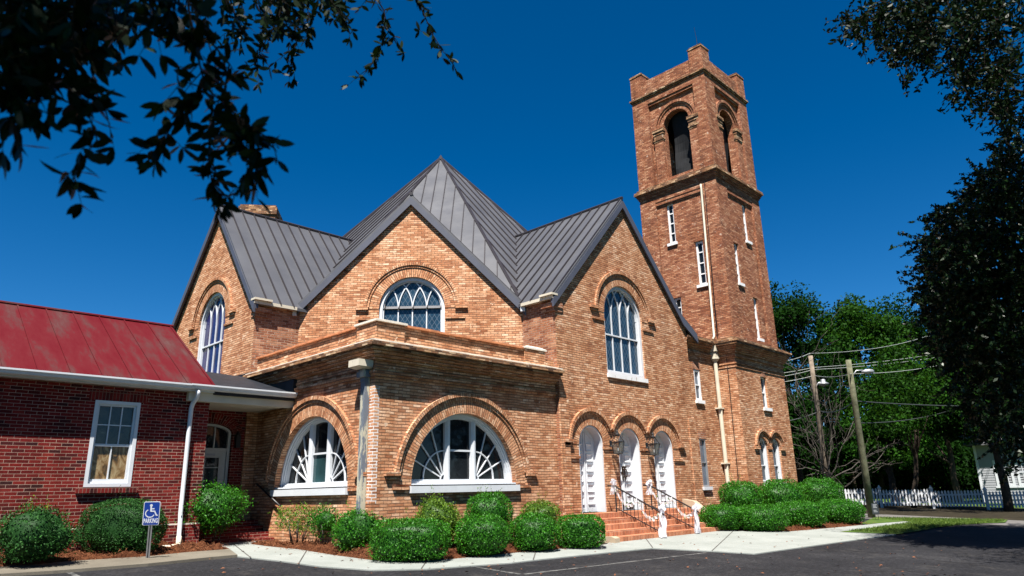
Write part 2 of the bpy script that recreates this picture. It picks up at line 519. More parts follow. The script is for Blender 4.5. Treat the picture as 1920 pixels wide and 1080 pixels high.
class MB:
    def __init__(s):
        s.v = []; s.f = []; s.uv = {}
    def face(s, pts, uv=None):
        i = len(s.v)
        s.v.extend([tuple(p) for p in pts])
        if uv is not None:
            s.uv[len(s.f)] = uv
        s.f.append(tuple(range(i, i+len(pts))))
    def box(s, x0, x1, y0, y1, z0, z1):
        p = [(x, y, z) for z in (z0, z1) for y in (y0, y1) for x in (x0, x1)]
        for q in ((0, 2, 3, 1), (4, 5, 7, 6), (0, 1, 5, 4), (2, 6, 7, 3), (0, 4, 6, 2), (1, 3, 7, 5)):
            s.face([p[k] for k in q])
        return s
    def fbox(s, fr, u0, u1, z0, z1, d0, d1):
        p = [fr.P(u, z, d) for z in (z0, z1) for d in (d1, d0) for u in (u0, u1)]
        for q in ((0, 2, 3, 1), (4, 5, 7, 6), (0, 1, 5, 4), (2, 6, 7, 3), (0, 4, 6, 2), (1, 3, 7, 5)):
            s.face([p[k] for k in q])
        return s
    def poly(s, fr, outer, holes=(), d=0.0):
        loops = [list(outer)]+[list(h) for h in holes]
        flat = [p for l in loops for p in l]
        tris = tessellate_polygon([[Vector((p[0], p[1], 0)) for p in l] for l in loops])
        for t in tris:
            a, b, c = (flat[k] for k in t)
            ar = (b[0]-a[0])*(c[1]-a[1])-(b[1]-a[1])*(c[0]-a[0])
            if abs(ar) < 1e-9:
                continue
            if ar < 0:
                b, c = c, b
            s.face([fr.P(q[0], q[1], d) for q in (a, b, c)])
        return s
    def rim(s, fr, loop, d0, d1):
        n = len(loop)
        for i in range(n):
            a, b = loop[i], loop[(i+1) % n]
            if abs(a[0]-b[0])+abs(a[1]-b[1]) < 1e-7:
                continue
            s.face([fr.P(a[0], a[1], d0), fr.P(b[0], b[1], d0), fr.P(b[0], b[1], d1), fr.P(a[0], a[1], d1)])
        return s
    def frame(s, fr, outer, inner, d0, d1):
        """ring between two loops with the same number of points"""
        n = len(outer)
        for i in range(n):
            j = (i+1) % n
            a, b, c, e = outer[i], outer[j], inner[j], inner[i]
            s.face([fr.P(*a, d1), fr.P(*b, d1), fr.P(*c, d1), fr.P(*e, d1)])
            s.face([fr.P(*a, d0), fr.P(*b, d0), fr.P(*b, d1), fr.P(*a, d1)])
            s.face([fr.P(*c, d0), fr.P(*e, d0), fr.P(*e, d1), fr.P(*c, d1)])
        return s
    def ring(s, fr, c, zc, r0, r1, d0, d1, a0=0, a1=180, n=28, radial=True):
        A = [R(a0+(a1-a0)*i/n) for i in range(n+1)]
        def p(r, a, d):
            return fr.P(c+r*math.cos(a), zc+r*math.sin(a), d)
        rm = (r0+r1)/2
        for i in range(n):
            a, b = A[i], A[i+1]
            uvf = [(r0, a*rm), (r1, a*rm), (r1, b*rm), (r0, b*rm)] if radial else None
            s.face([p(r0, a, d1), p(r1, a, d1), p(r1, b, d1), p(r0, b, d1)], uvf)
            uvo = [(d0, a*r1), (d0, b*r1), (d1, b*r1), (d1, a*r1)]
            s.face([p(r1, a, d0), p(r1, b, d0), p(r1, b, d1), p(r1, a, d1)], uvo)
            uvi = [(d0, a*r0), (d1, a*r0), (d1, b*r0), (d0, b*r0)]
            s.face([p(r0, a, d0), p(r0, a, d1), p(r0, b, d1), p(r0, b, d0)], uvi)
        for a in (A[0], A[-1]):
            s.face([p(r0, a, d0), p(r1, a, d0), p(r1, a, d1), p(r0, a, d1)])
        return s
    def bar(s, fr, pts, w, d0, d1):
        n = len(pts)
        L, Q = [], []
        for i in range(n):
            a = pts[max(0, i-1)]; b = pts[min(n-1, i+1)]
            dx, dz = b[0]-a[0], b[1]-a[1]
            h = math.hypot(dx, dz) or 1
            nx, nz = -dz/h*w/2, dx/h*w/2
            L.append((pts[i][0]+nx, pts[i][1]+nz)); Q.append((pts[i][0]-nx, pts[i][1]-nz))
        for i in range(n-1):
            s.face([fr.P(*Q[i], d1), fr.P(*Q[i+1], d1), fr.P(*L[i+1], d1), fr.P(*L[i], d1)])
            s.face([fr.P(*L[i], d0), fr.P(*L[i], d1), fr.P(*L[i+1], d1), fr.P(*L[i+1], d0)])
            s.face([fr.P(*Q[i], d0), fr.P(*Q[i+1], d0), fr.P(*Q[i+1], d1), fr.P(*Q[i], d1)])
        return s
    def tube(s, pts, r, n=8, caps=True):
        pts = [Vector(p) for p in pts]
        rs = r if isinstance(r, (list, tuple)) else [r]*len(pts)
        base = len(s.v)
        prev = None
        for i, p in enumerate(pts):
            t = (pts[min(i+1, len(pts)-1)]-pts[max(i-1, 0)]).normalized()
            if prev is None:
                a = t.orthogonal().normalized()
            else:
                a = (prev-t*prev.dot(t)).normalized()
            prev = a
            b = t.cross(a)
            for k in range(n):
                th = 2*math.pi*k/n
                s.v.append(tuple(p+(a*math.cos(th)+b*math.sin(th))*rs[i]))
        for i in range(len(pts)-1):
            for k in range(n):
                k2 = (k+1) % n
                s.f.append((base+i*n+k, base+i*n+k2, base+(i+1)*n+k2, base+(i+1)*n+k))
        if caps:
            s.f.append(tuple(base+k for k in reversed(range(n))))
            s.f.append(tuple(base+(len(pts)-1)*n+k for k in range(n)))
        return s
    def lathe(s, c, prof, n=16):
        base = len(s.v)
        c = Vector(c)
        for (r, z) in prof:
            for k in range(n):
                th = 2*math.pi*k/n
                s.v.append((c.x+r*math.cos(th), c.y+r*math.sin(th), c.z+z))
        for i in range(len(prof)-1):
            for k in range(n):
                k2 = (k+1) % n
                s.f.append((base+i*n+k, base+i*n+k2, base+(i+1)*n+k2, base+(i+1)*n+k))
        return s
    def build(s, name, mat, parent=None, smooth=False):
        me = bpy.data.meshes.new(name)
        me.from_pydata(s.v, [], s.f)
        uvl = me.uv_layers.new(name='UVMap')
        co = np.array(s.v)
        buf = np.zeros((len(me.loops), 2))
        for fi, pl in enumerate(me.polygons):
            ls = pl.loop_start
            if fi in s.uv:
                for k, q in enumerate(s.uv[fi]):
                    buf[ls+k] = q
                continue
            nrm = pl.normal
            if abs(nrm.z) > 0.95:
                t = Vector((1, 0, 0)); b = Vector((0, 1, 0))
            else:
                t = Vector((-nrm.y, nrm.x, 0)).normalized()
                b = nrm.cross(t)
            idx = s.f[fi]
            pts = co[list(idx)]
            buf[ls:ls+len(idx), 0] = pts @ np.array(t)
            buf[ls:ls+len(idx), 1] = pts @ np.array(b)
        uvl.data.foreach_set('uv', buf.ravel())
        me.materials.append(mat)
        if smooth:
            me.polygons.foreach_set('use_smooth', [True]*len(me.polygons))
        o = bpy.data.objects.new(name, me)
        return link(o, parent)

def arch(c, Rr, zb, zs, n=22):
    pts = []
    if zs-zb > 1e-6:
        pts += [(c-Rr, zb), (c+Rr, zb)]
    for i in range(n+1):
        a = math.pi*i/n
        pts.append((c+Rr*math.cos(a), zs+Rr*math.sin(a)))
    return pts
def arch_in(c, Rr, zb, zs, w, n=22):
    """inset loop with the same number of points as arch()"""
    if zs-zb > 1e-6:
        return arch(c, Rr-w, zb+w, max(zs, zb+w+1e-4), n)
    pts = []
    for i in range(n+1):
        a = math.pi*i/n
        pts.append((c+(Rr-w)*math.cos(a), max(zb+w, zs+(Rr-w)*math.sin(a))))
    return pts
def rect(u0, u1, z0, z1):
    return [(u0, z0), (u1, z0), (u1, z1), (u0, z1)]

# ------------------------------------------------------------------ leaves
def leaf_object(name, C, size, mat, parent=None, aspect=0.5, dirs=None, nrm=None, fold=0.12, extra=None, tint=None):
    C = np.asarray(C, float); n = len(C)
    size = np.broadcast_to(np.asarray(size, float), (n,))
    if dirs is None:
        dirs = rng.normal(size=(n, 3))
    dirs = dirs/np.linalg.norm(dirs, axis=1, keepdims=True)
    if nrm is None:
        nrm = rng.normal(size=(n, 3))
    nrm = nrm - (nrm*dirs).sum(1, keepdims=True)*dirs
    nrm /= np.linalg.norm(nrm, axis=1, keepdims=True)+1e-9
    side = np.cross(dirs, nrm)
    s = size[:, None]
    a = C - dirs*s*0.5
    b = C + side*s*aspect*0.5 - dirs*s*0.05 + nrm*s*fold
    c = C + dirs*s*0.5
    d = C - side*s*aspect*0.5 - dirs*s*0.05 + nrm*s*fold
    V = np.stack([a, b, c, d], 1).reshape(-1, 3)
    if tint is None:
        tint = rng.random(n)
    T = np.repeat(tint, 4)
    F = np.arange(4*n, dtype=np.int32)
    starts = np.arange(0, 4*n, 4, dtype=np.int32)
    if extra is not None:
        ev, ef, et = extra
        off = len(V)
        V = np.concatenate([V, ev])
        T = np.concatenate([T, et])
        F = np.concatenate([F, (np.asarray(ef)+off).ravel().astype(np.int32)])
        starts = np.arange(0, len(F), 4, dtype=np.int32)
    me = bpy.data.meshes.new(name)
    me.vertices.add(len(V)); me.vertices.foreach_set('co', V.ravel())
    me.loops.add(len(F)); me.loops.foreach_set('vertex_index', F)
    me.polygons.add(len(starts)); me.polygons.foreach_set('loop_start', starts)
    at_ = me.attributes.new('tint', 'FLOAT', 'POINT')
    at_.data.foreach_set('value', T.astype(np.float32))
    me.update(calc_edges=True)
    me.materials.append(mat)
    o = bpy.data.objects.new(name, me)
    return link(o, parent)

def superpts(n, e):
    """points on a rounded box / ellipsoid of half size 1 (upper part favoured)"""
    d = rng.normal(size=(n, 3))
    d /= np.linalg.norm(d, axis=1, keepdims=True)
    q = (np.abs(d)**e).sum(1)**(-1.0/e)
    p = d*q[:, None]
    g = np.sign(d)*np.abs(p)**(e-1)
    g /= np.linalg.norm(g, axis=1, keepdims=True)
    return p, g
def lump(p, k, seed, amp):
    rs = np.random.default_rng(seed)
    f = np.zeros(len(p))
    for i in range(k):
        v = rs.normal(size=3)*rs.uniform(1.5, 4.5)
        f += np.sin(p@v+rs.uniform(0, 6.28))
    return 1+amp*f/math.sqrt(k)
def core_mesh(cx, half, e, seed, amp, shrink):
    nu, nv = 28, 18
    V = []
    for j in range(nv+1):
        ph = -math.pi/2+math.pi*j/nv
        for i in range(nu):
            th = 2*math.pi*i/nu
            V.append((math.cos(ph)*math.cos(th), math.cos(ph)*math.sin(th), math.sin(ph)))
    d = np.array(V)
    q = (np.abs(d)**e).sum(1)**(-1.0/e)
    p = d*q[:, None]
    p = p*lump(p, 6, seed, amp)[:, None]*shrink
    V = p*np.array(half)+np.array(cx)
    F = []
    for j in range(nv):
        for i in range(nu):
            i2 = (i+1) % nu
            F.append((j*nu+i, j*nu+i2, (j+1)*nu+i2, (j+1)*nu+i))
    return V, np.array(F), np.zeros(len(V))

def shrub(label, base, half, e=2.6, leaf=0.045, dens=900, mat=None, amp=0.05, seed=1, stems=0, lift=0.0, sprigs=0, shrink=0.8, loose=0.06, rot=0.0, group=None, name='shrub', matb=None):
    hx, hy, hz = half
    t = thing(name, label, 'shrub', base, group)
    area = 4*math.pi*((hx*hy)**1.6/3+(hx*hz)**1.6/3+(hy*hz)**1.6/3)**(1/1.6)
    n = int(area*dens*1.7)
    p, g = superpts(n, e)
    k = lump(p, 6, seed, amp)*lump(p*2.3, 5, seed+100, amp*0.5)
    r = 1-np.abs(rng.normal(size=n))*(loose*1.2+0.03)+rng.exponential(loose*0.35, n)
    pts = p*(k*r)[:, None]*np.array(half)
    cr, sr = math.cos(rot), math.sin(rot)
    RM = np.array([[cr, -sr, 0], [sr, cr, 0], [0, 0, 1]])
    c = np.array([base[0], base[1], base[2]+hz+lift])
    g = g/np.array(half); g /= np.linalg.norm(g, axis=1, keepdims=True)
    hol = lump(p*3.2, 9, seed+7, 1.0)-1
    nrm = g+rng.normal(size=(n, 3))*0.55
    dirs = rng.normal(size=(n, 3))+g*0.7+np.array([0, 0, 0.25])
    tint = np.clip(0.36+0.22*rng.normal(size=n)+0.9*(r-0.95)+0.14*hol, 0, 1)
    ev, ef, et = core_mesh((0, 0, 0), half, e, seed, amp, shrink)
    pts = pts@RM.T+c; nrm = nrm@RM.T; dirs = dirs@RM.T
    ev = ev@RM.T+c
    ok = (pts[:, 2] > base[2]+0.02) & ((hol > -0.85) | (rng.random(n) < 0.22))
    sz = rng.uniform(0.7, 1.25, n)*leaf
    extra = (ev, ef, et) if shrink > 0 else None
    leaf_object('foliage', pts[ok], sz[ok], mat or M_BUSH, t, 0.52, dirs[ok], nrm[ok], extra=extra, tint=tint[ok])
    if not sprigs and stems == 0:
        sprigs = 3
        matb = mat or M_BUSH
    if sprigs:
        P = []; D = []
        for i in range(sprigs):
            q = np.array([rng.uniform(-0.5, 0.5)*hx, rng.uniform(-0.5, 0.5)*hy, hz*0.93])
            hh = rng.uniform(0.12, 0.32)
            lean = rng.normal(size=2)*0.1
            for z in np.linspace(0, hh, 12):
                P.append(q+np.array([lean[0]*z, lean[1]*z, z])+rng.normal(size=3)*0.02)
                D.append(rng.normal(size=3)+np.array([0, 0, 0.8]))
        P = np.array(P)@RM.T+c
        leaf_object('sprays', P, leaf*0.8, matb or M_BUSHY, t, 0.5, np.array(D))['kind'] = 'stuff'
    if stems:
        mb = MB()
        for i in range(stems):
            a = 2*math.pi*i/stems+rng.uniform(-.3, .3)
            b0 = Vector(base)+Vector((math.cos(a)*hx*0.25, math.sin(a)*hy*0.25, 0))
            b1 = Vector(base)+Vector((math.cos(a)*hx*0.55, math.sin(a)*hy*0.55, hz*0.9+lift))
            mid = (b0+b1)/2+Vector((rng.uniform(-.04, .04), rng.uniform(-.04, .04), 0))
            mb.tube([b0, mid, b1], [0.014, 0.011, 0.006], 6)
        mb.build('stem', M_DEADWOOD if stems > 4 else M_BARK, t, True)
    return t

def limb(mb, a, b, r0, r1, wob=0.1, n=6):
    a, b = Vector(a), Vector(b)
    pts = []; rs = []
    L = (b-a).length
    for i in range(n+1):
        f = i/n
        p = a.lerp(b, f)
        if 0 < i < n:
            p += Vector(rng.normal(size=3))*wob*L*0.12
        pts.append(p); rs.append(r0+(r1-r0)*f)
    mb.tube(pts, rs, 8)
    return pts

def crown_points(center, half, nclump, per, clump_r, seed, shell=0.55):
    rs = np.random.default_rng(seed)
    d = rs.normal(size=(nclump, 3)); d /= np.linalg.norm(d, axis=1, keepdims=True)
    rad = rs.uniform(shell, 1.0, nclump)
    d[:, 2] = np.where(d[:, 2] < -0.65, -d[:, 2], d[:, 2])
    cc = d*rad[:, None]*np.array(half)+np.array(center)
    k = rs.integers(0, nclump, nclump*per)
    q = rs.normal(size=(len(k), 3)); q /= np.linalg.norm(q, axis=1, keepdims=True)
    rr = clump_r*rs.uniform(0.6, 1.4, nclump)
    off = q*(rr[k]*rs.uniform(0.35, 1.05, len(k)))[:, None]*np.array([1.1, 1.1, 0.72])
    pts = cc[k]+off
    out = off/np.linalg.norm(off, axis=1, keepdims=True)
    ct = rs.uniform(-0.2, 0.25, nclump)[k]
    return pts, out, ct, cc

def tree(label, base, height, half, crown_z, mat, nclump=60, per=140, clump_r=0.9, leaf=0.22, seed=1, trunk_r=0.25, name='tree', group=None, lean=(0, 0)):
    t = thing(name, label, 'tree', base, group)
    c = np.array([base[0]+lean[0], base[1]+lean[1], base[2]+crown_z])
    pts, out, ct, cc = crown_points(c, half, nclump, per, clump_r, seed)
    n = len(pts)
    tint = np.clip(0.38+ct+0.2*rng.normal(size=n), 0, 1)
    leaf_object('crown', pts, rng.uniform(0.7, 1.3, n)*leaf, mat, t, 0.62, rng.normal(size=(n, 3))+out*0.6, out+rng.normal(size=(n, 3))*0.6+np.array([0, 0, 0.3]), tint=tint)
    mb = MB()
    top = Vector((c[0], c[1], base[2]+crown_z+half[2]*0.3))
    pts_ = limb(mb, base, top, trunk_r, trunk_r*0.35, 0.08, 8)
    for i in range(9):
        a = pts_[3+i % 5]
        b = Vector(cc[(i*7) % len(cc)])
        limb(mb, a, b, trunk_r*0.35, 0.03, 0.12, 5)
    mb.build('trunk', M_BARK, t, True)
    return t

# ================================================================== CHURCH
church = thing('church', 'orange-tan brick church with steep grey metal roofs and a tall square bell tower', 'church')
fS = Fr((0, 0, 0), (0, -1, 0))                 # porch wall, u = x
fW = Fr((0, 0, 0), (-1, 0, 0))                 # porch wall, u = -y
GY = -0.10
fRG = Fr((0, GY, 0), (0, -1, 0))               # right gable
fLG = Fr((GY, 0, 0), (-1, 0, 0))               # left gable
DM = 3.635
fD = Fr((DM, DM, 0), (-1, -1, 0))              # diagonal gable, u = s
fC = Fr((0, 0.10, 0), (0, -1, 0))              # link wall beside the tower

def window_arched(fr, c, Rr, zb, zs, glass, rec=0.16, fw=0.10, lights=4, transom=None, sill=True, tracery=True, name='window', sillmat=None, sill_h=0.10, rho=1.0):
    o = arch(c, Rr, zb, zs); i = arch_in(c, Rr, zb, zs, fw)
    mb = MB().frame(fr, o, i, -rec-0.06, -rec+0.10)
    i2 = arch_in(c, Rr, zb, zs, fw+0.035)
    mb.frame(fr, i, i2, -rec-0.06, -rec+0.045)
    win = mb.build(name, M_WHITE, church)
    MB().poly(fr, i2, d=-rec-0.02).build('pane', glass, win)
    tb = MB()
    r = Rr-fw-0.03
    zl = zb+fw
    sp = 2*r/lights
    ms = [-r+sp*k for k in range(1, lights)]
    if tracery:
        for k, m in enumerate(ms):
            tb.bar(fr, [(c+m, zl), (c+m, zs+0.02)], 0.036, -rec-0.02, -rec+0.014+0.002*k)
        rad = r*1.45
        for k, m in enumerate([-r]+ms+[r]):
            for sg in (-1, 1):
                pts = []
                for a in range(0, 60):
                    th = a*R(1.4)
                    x = m+sg*(rad-rad*math.cos(th)); z = rad*math.sin(th)*rho
                    if math.hypot(x, z) > r+0.02:
                        break
                    pts.append((c+x, zs+z))
                if len(pts) > 4:
                    tb.bar(fr, pts, 0.034, -rec-0.02, -rec+0.012+0.0015*(2*k+(sg > 0)))
    if transom:
        tb.bar(fr, [(c-r, transom), (c+r, transom)], 0.045, -rec-0.02, -rec+0.034)
    if tb.f:
        tb.build('tracery', M_WHITE, win)
    if sill:
        MB().fbox(fr, c-Rr-0.03, c+Rr+0.03, zb-sill_h, zb-0.003, -rec, 0.06).build('sill', sillmat or M_WHITE2, win)
    return win

def hood(fr, c, zc, r0, r1, r2, label=None, a0=0, a1=180, lab=True, mat=None, proj=0.075):
    """radial brick ring flush with the wall and a projecting hood round it, with label stops"""
    mb = MB()
    mb.ring(fr, c, zc, r0, r1, -0.10, 0.012, 0, 180)
    mb.ring(fr, c, zc, r1, r1+(r2-r1)*0.45, -0.02, 0.042, a0, a1)
    mb.ring(fr, c, zc, r1+(r2-r1)*0.45, r2, -0.02, proj, a0, a1)
    if lab:
        for sg in (-1, 1):
            a = r1; b = r2+0.24
            z = zc+r2*math.sin(R(a0))
            u0, u1 = sorted((c+sg*(r1+0.02), c+sg*b))
            mb.fbox(fr, u0, u1, z-0.085, z-0.002, -0.02, proj+0.012)
            u0, u1 = sorted((c+sg*(r1+0.05), c+sg*(b-0.05)))
            mb.fbox(fr, u0, u1, z-0.16, z-0.087, -0.02, 0.04)
    return mb.build('arch_hood', mat or M_TAN, church)

def ledge(fr, u0, u1, z, h=0.07, d=0.045):
    return MB().fbox(fr, u0, u1, z-h, z, -0.02, d)

# ---- porch block at the corner
PX, PY = 6.07, 5.85
cS, cW, zA, RA = 2.72, 2.60, 1.47, 1.68
pw = MB()
holeS = arch(cS, RA, zA, zA+1e-7, 36)
holeW = arch(-cW, RA, zA, zA+1e-7, 36)
pw.poly(fS, rect(0, PX, -0.6, 4.62), [holeS]); pw.rim(fS, holeS[::-1], 0, -0.42)
pw.poly(fW, rect(-PY, 0, -0.6, 4.62), [holeW]); pw.rim(fW, holeW[::-1], 0, -0.42)
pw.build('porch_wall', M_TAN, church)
MB().fbox(fS, -0.002, 0.13, 1.1, 3.60, -0.03, 0.004).fbox(fW, -0.18, 0.0035, 1.1, 3.60, -0.03, 0.0042).build('whitened_corner', M_WHITE_BR, church)

# corbelled cornice round the porch
def stack(profile, x0, x1, y0, y1, sides, mat, name, parent):
    mb = MB()
    for (z0, z1, p) in profile:
        mb.box(x0-(p if 'w' in sides else 0), x1+(p if 'e' in sides else 0), y0-(p if 's' in sides else 0), y1+(p if 'n' in sides else 0), z0, z1)
    return mb.build(name, mat, parent)
stack([(3.80, 3.862, 0.035), (3.862, 3.93, 0.07), (4.00, 4.06, 0.03), (4.18, 4.245, 0.09), (4.245, 4.31, 0.16), (4.31, 4.37, 0.22)], 0, PX-0.004, 0, PY, 'ws', M_TAN, 'corbel_course', church)
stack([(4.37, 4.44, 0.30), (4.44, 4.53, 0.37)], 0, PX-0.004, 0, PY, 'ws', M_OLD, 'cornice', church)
stack([(4.53, 4.575, 0.31), (4.575, 4.62, 0.16)], 0, PX-0.004, 0, PY, 'ws', M_MORTARCAP, 'cornice_cap', church)
pp = MB()
pp.fbox(fS, 0.75, 4.83, 4.62, 5.03, -0.30, -0.02)
pp.build('parapet', M_TAN, church)
pp = MB()
pp.fbox(fW, -5.85, -0.75, 4.62, 5.03, -0.30, -0.02)
pp.build('parapet', M_TAN, church)
pc = MB()
pc.box(-0.04, 0.75, -0.04, 0.75, 4.62, 5.06)
pc.build('parapet_pier', M_TAN, church)
pc = MB()
pc.fbox(fS, 4.83, 5.66, 4.62, 5.05, -0.34, 0.03)
pc.fbox(fS, 5.66, PX-0.004, 4.62, 4.85, -0.30, -0.02)
pc.build('parapet_pier', M_TAN, church)
def coping(fr, ua, ub, n):
    ct = MB()
    for i in range(n):                                # thin clay coping tiles, each a little out of true
        u0 = ua+(ub-ua)*i/n; u1 = ua+(ub-ua)*(i+1)/n-0.012*(1 if ub > ua else -1)
        u0, u1 = sorted((u0, u1))
        j = rng.uniform(-0.006, 0.008)
        ct.fbox(fr, u0, u1, 5.032+j*0.4, 5.078+j, -0.34, 0.045+j)
    ct.build('clay_coping', M_TILE, church)
coping(fS, 0.80, 4.79, 12)
coping(fW, -0.80, -5.84, 14)
for (x0, x1, y0, y1, z) in ((-0.09, 0.80, -0.09, 0.80, 5.06), (4.79, 5.70, -0.06, 0.36, 5.05)):
    mc = MB()
    cx, cy = (x0+x1)/2, (y0+y1)/2
    a = [(x0, y0, z), (x1, y0, z), (x1, y1, z), (x0, y1, z)]
    b = [(x0, y0, z+0.045), (x1, y0, z+0.045), (x1, y1, z+0.045), (x0, y1, z+0.045)]
    c = [(cx+(q[0]-cx)*0.6, cy+(q[1]-cy)*0.6, z+0.10) for q in a]
    mc.face(a[::-1]); mc.face(c)
    for i in range(4):
        j = (i+1) % 4
        mc.face([a[i], a[j], b[j], b[i]]); mc.face([b[i], b[j], c[j], c[i]])
    mc.build('mortar_cap', M_MORTARCAP, church)
rf = MB(); rf.face([(0.2, 0.2, 4.632), (PX, 0.2, 4.632), (PX, 1.3, 4.632), (1.3, PX, 4.632), (0.2, PY, 4.632)]); rf.build('flat_roof', M_FLASH, church)

# the two half-round porch windows
def fanwindow(fr, c, green):
    rec = 0.25
    o = arch(c, RA, zA, zA, 36)
    i1 = arch_in(c, RA, zA, zA, 0.055, 36); i2 = arch_in(c, RA, zA, zA, 0.095, 36); i3 = arch_in(c, RA, zA, zA, 0.125, 36)
    mb = MB()
    mb.frame(fr, o, i1, -rec-0.1, -rec+0.11); mb.frame(fr, i1, i2, -rec-0.1, -rec+0.075); mb.frame(fr, i2, i3, -rec-0.1, -rec+0.035)
    for sg in (-1, 1):
        for (w_, d_) in ((0.15, 0.02), (0.10, 0.04), (0.05, 0.055)):
            h = zA+math.sqrt((RA-0.09)**2-0.47**2)
            mb.fbox(fr, c+sg*0.42-w_/2, c+sg*0.42+w_/2, zA+0.02, h, -rec-0.09, -rec+d_)
    win = mb.build('window', M_WHITE, church)
    pl, pc_, pr = [], [], []
    MB().poly(fr, i3, d=-rec-0.06).build('pane', M_GLASS, win)
    if green:
        MB().fbox(fr, c-0.345, c+0.345, zA+0.125, zA+0.80, -rec-0.055, -rec-0.045).build('pane', M_GLASSG, win)
    t = MB()
    t.bar(fr, [(c-0.335, zA+0.80), (c+0.335, zA+0.80)], 0.045, -rec-0.05, -rec-0.005)
    for sg in (-1, 1):
        hx, hz = c+sg*0.495, zA+0.125
        def arc(r):
            return [(hx+sg*r*math.cos(R(a)), hz+r*math.sin(R(a))*1.05) for a in range(0, 91, 6)]
        t.bar(fr, arc(0.11), 0.028, -rec-0.05, -rec-0.012)
        t.bar(fr, arc(0.63), 0.026, -rec-0.05, -rec-0.010)
        for a in (26, 49, 71):
            ca, sa = math.cos(R(a)), math.sin(R(a))
            rr = 0.11
            while math.hypot(hx+sg*rr*ca-c, hz+rr*sa-zA) < RA-0.125:
                rr += 0.01
            t.bar(fr, [(hx+sg*0.11*ca, hz+0.11*sa), (hx+sg*rr*ca, hz+rr*sa)], 0.024, -rec-0.05, -rec-0.015-0.0005*a/26)
    t.build('tracery', M_WHITE, win)
    MB().fbox(fr, c-RA-0.05, c+RA+0.05, zA-0.175, zA-0.025, -0.25, 0.09).fbox(fr, c-RA+0.01, c+RA-0.01, zA-0.025, zA+0.03, -0.3, 0.0).build('sill', M_WHITE, win)
    return win
fanwindow(fS, cS, False)
fanwindow(fW, -cW, True)
hood(fS, cS, zA, RA+0.002, 2.0, 2.17, a0=7.5, a1=172.5)
hood(fW, -cW, zA, RA+0.002, 2.0, 2.17, a0=7.5, a1=172.5)
for (fr, c) in ((fS, cS), (fW, -cW)):
    ledge(fr, c-RA-0.50, c-RA-0.06, zA-0.03).build('brick_ledge', M_TAN, church)
    ledge(fr, c+RA+0.06, c+RA+0.50, zA-0.03).build('brick_ledge', M_TAN, church)

# ---- gable walls
EZ = 6.78
RX, RZ = 9.72, 10.88          # right gable ridge
LY, LZ = 9.13, 10.70          # left gable ridge
DZ = 10.42                    # diagonal gable ridge
def gable(fr, ul, ur, uc, zc, holes, recs, name, ez=EZ):
    mb = MB()
    mb.poly(fr, [(ul, -0.6), (ur, -0.6), (ur, ez), (uc, zc-0.12), (ul, ez)], holes)
    for h, r_ in zip(holes, recs):
        mb.rim(fr, h[::-1], 0, -r_)
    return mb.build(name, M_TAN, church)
RGL, RGR = PX, 13.30
wc, wr = 9.47, 1.04
hw = arch(wc, wr, 4.72, 6.65)
doors = [(7.44, 0.57), (9.32, 0.57), (11.20, 0.57)]
DZB, DZS = 0.66, 2.52
dh = [arch(c, r_, DZB, DZS) for c, r_ in doors]
gable(fRG, RGL, RGR, RX, RZ, [hw]+dh, [0.25, 0.16, 0.16, 0.16], 'gable_wall')
lwc, lwr = -9.05, 1.02
hl = arch(lwc, lwr, 4.74, 6.65)
gable(fLG, -12.35, -5.98, -LY, LZ, [hl], [0.25], 'gable_wall')
dwc, dwr = 0.08, 1.0
hd = arch(dwc, dwr, 5.2, 6.70)
gable(fD, -3.45, 3.45, 0.0, DZ, [hd], [0.25], 'gable_wall')
window_arched(fRG, wc, wr, 4.72, 6.65, M_LEAD, transom=6.0, sill=True, sill_h=0.13)
window_arched(fLG, lwc, lwr, 4.74, 6.65, M_LEADV, transom=6.0, sillmat=M_WHITE)
window_arched(fD, dwc, dwr, 5.2, 6.70, M_LEAD, sill=False)
hood(fRG, wc, 6.65, wr, 1.36, 1.53, a0=5, a1=175)
hood(fLG, lwc, 6.65, lwr, 1.34, 1.50, a0=5, a1=175)
hood(fD, dwc, 6.70, dwr, 1.30, 1.46, a0=2, a1=178)
for fr, c, r_, z in ((fRG, wc, wr, 6.42), (fLG, lwc, lwr, 6.42), (fD, dwc, dwr, 6.42)):
    ledge(fr, c-r_-0.62, c-r_-0.02, z, 0.06).build('brick_ledge', M_TAN, church)
    ledge(fr, c+r_+0.02, c+r_+0.62, z, 0.06).build('brick_ledge', M_TAN, church)
for (a, b, z) in ((6.30, 6.88, 2.20), (11.76, 12.40, 2.20), (7.99, 8.77, 2.49), (9.87, 10.65, 2.49)):
    ledge(fRG, a, b, z).build('brick_ledge', M_TAN, church)
# pilaster strips at the gable edges
MB().fbox(fRG, RGL+0.001, RGL+0.38, -0.6, 4.7, -0.02, 0.05).build('pilaster', M_TAN, church)
MB().fbox(fRG, RGR-0.42, RGR-0.001, -0.6, 3.6, -0.02, 0.05).build('pilaster', M_TAN, church)

# return walls of the two wings, and the rest of the body
rw = MB(); rw2 = MB()
rw.face([(PX, 1.25, -0.6), (PX, GY, -0.6), (PX, GY, EZ), (PX, 1.25, EZ)])
rw2.face([(GY, 5.98, -0.6), (1.3, 5.98, -0.6), (1.3, 5.98, EZ), (GY, 5.98, EZ)])
rw.build('return_wall', M_TANR, church); rw2.build('return_wall', M_TANR, church)
MB().box(PX-0.06, PX+0.3, GY-0.03, GY+0.42, 6.30, 6.42).box(PX-0.12, PX+0.3, GY-0.06, GY+0.44, 6.42, 6.56).build('corbel_course', M_TANR, church)
MB().box(GY-0.03, GY+0.42, 5.92, 6.2, 6.30, 6.42).box(GY-0.06, GY+0.44, 5.86, 6.2, 6.42, 6.56).build('corbel_course', M_TANR, church)
bw = MB()
bw.face([(RGR, GY, -0.6), (RGR, 4, -0.6), (RGR, 4, EZ), (RGR, GY, EZ)])
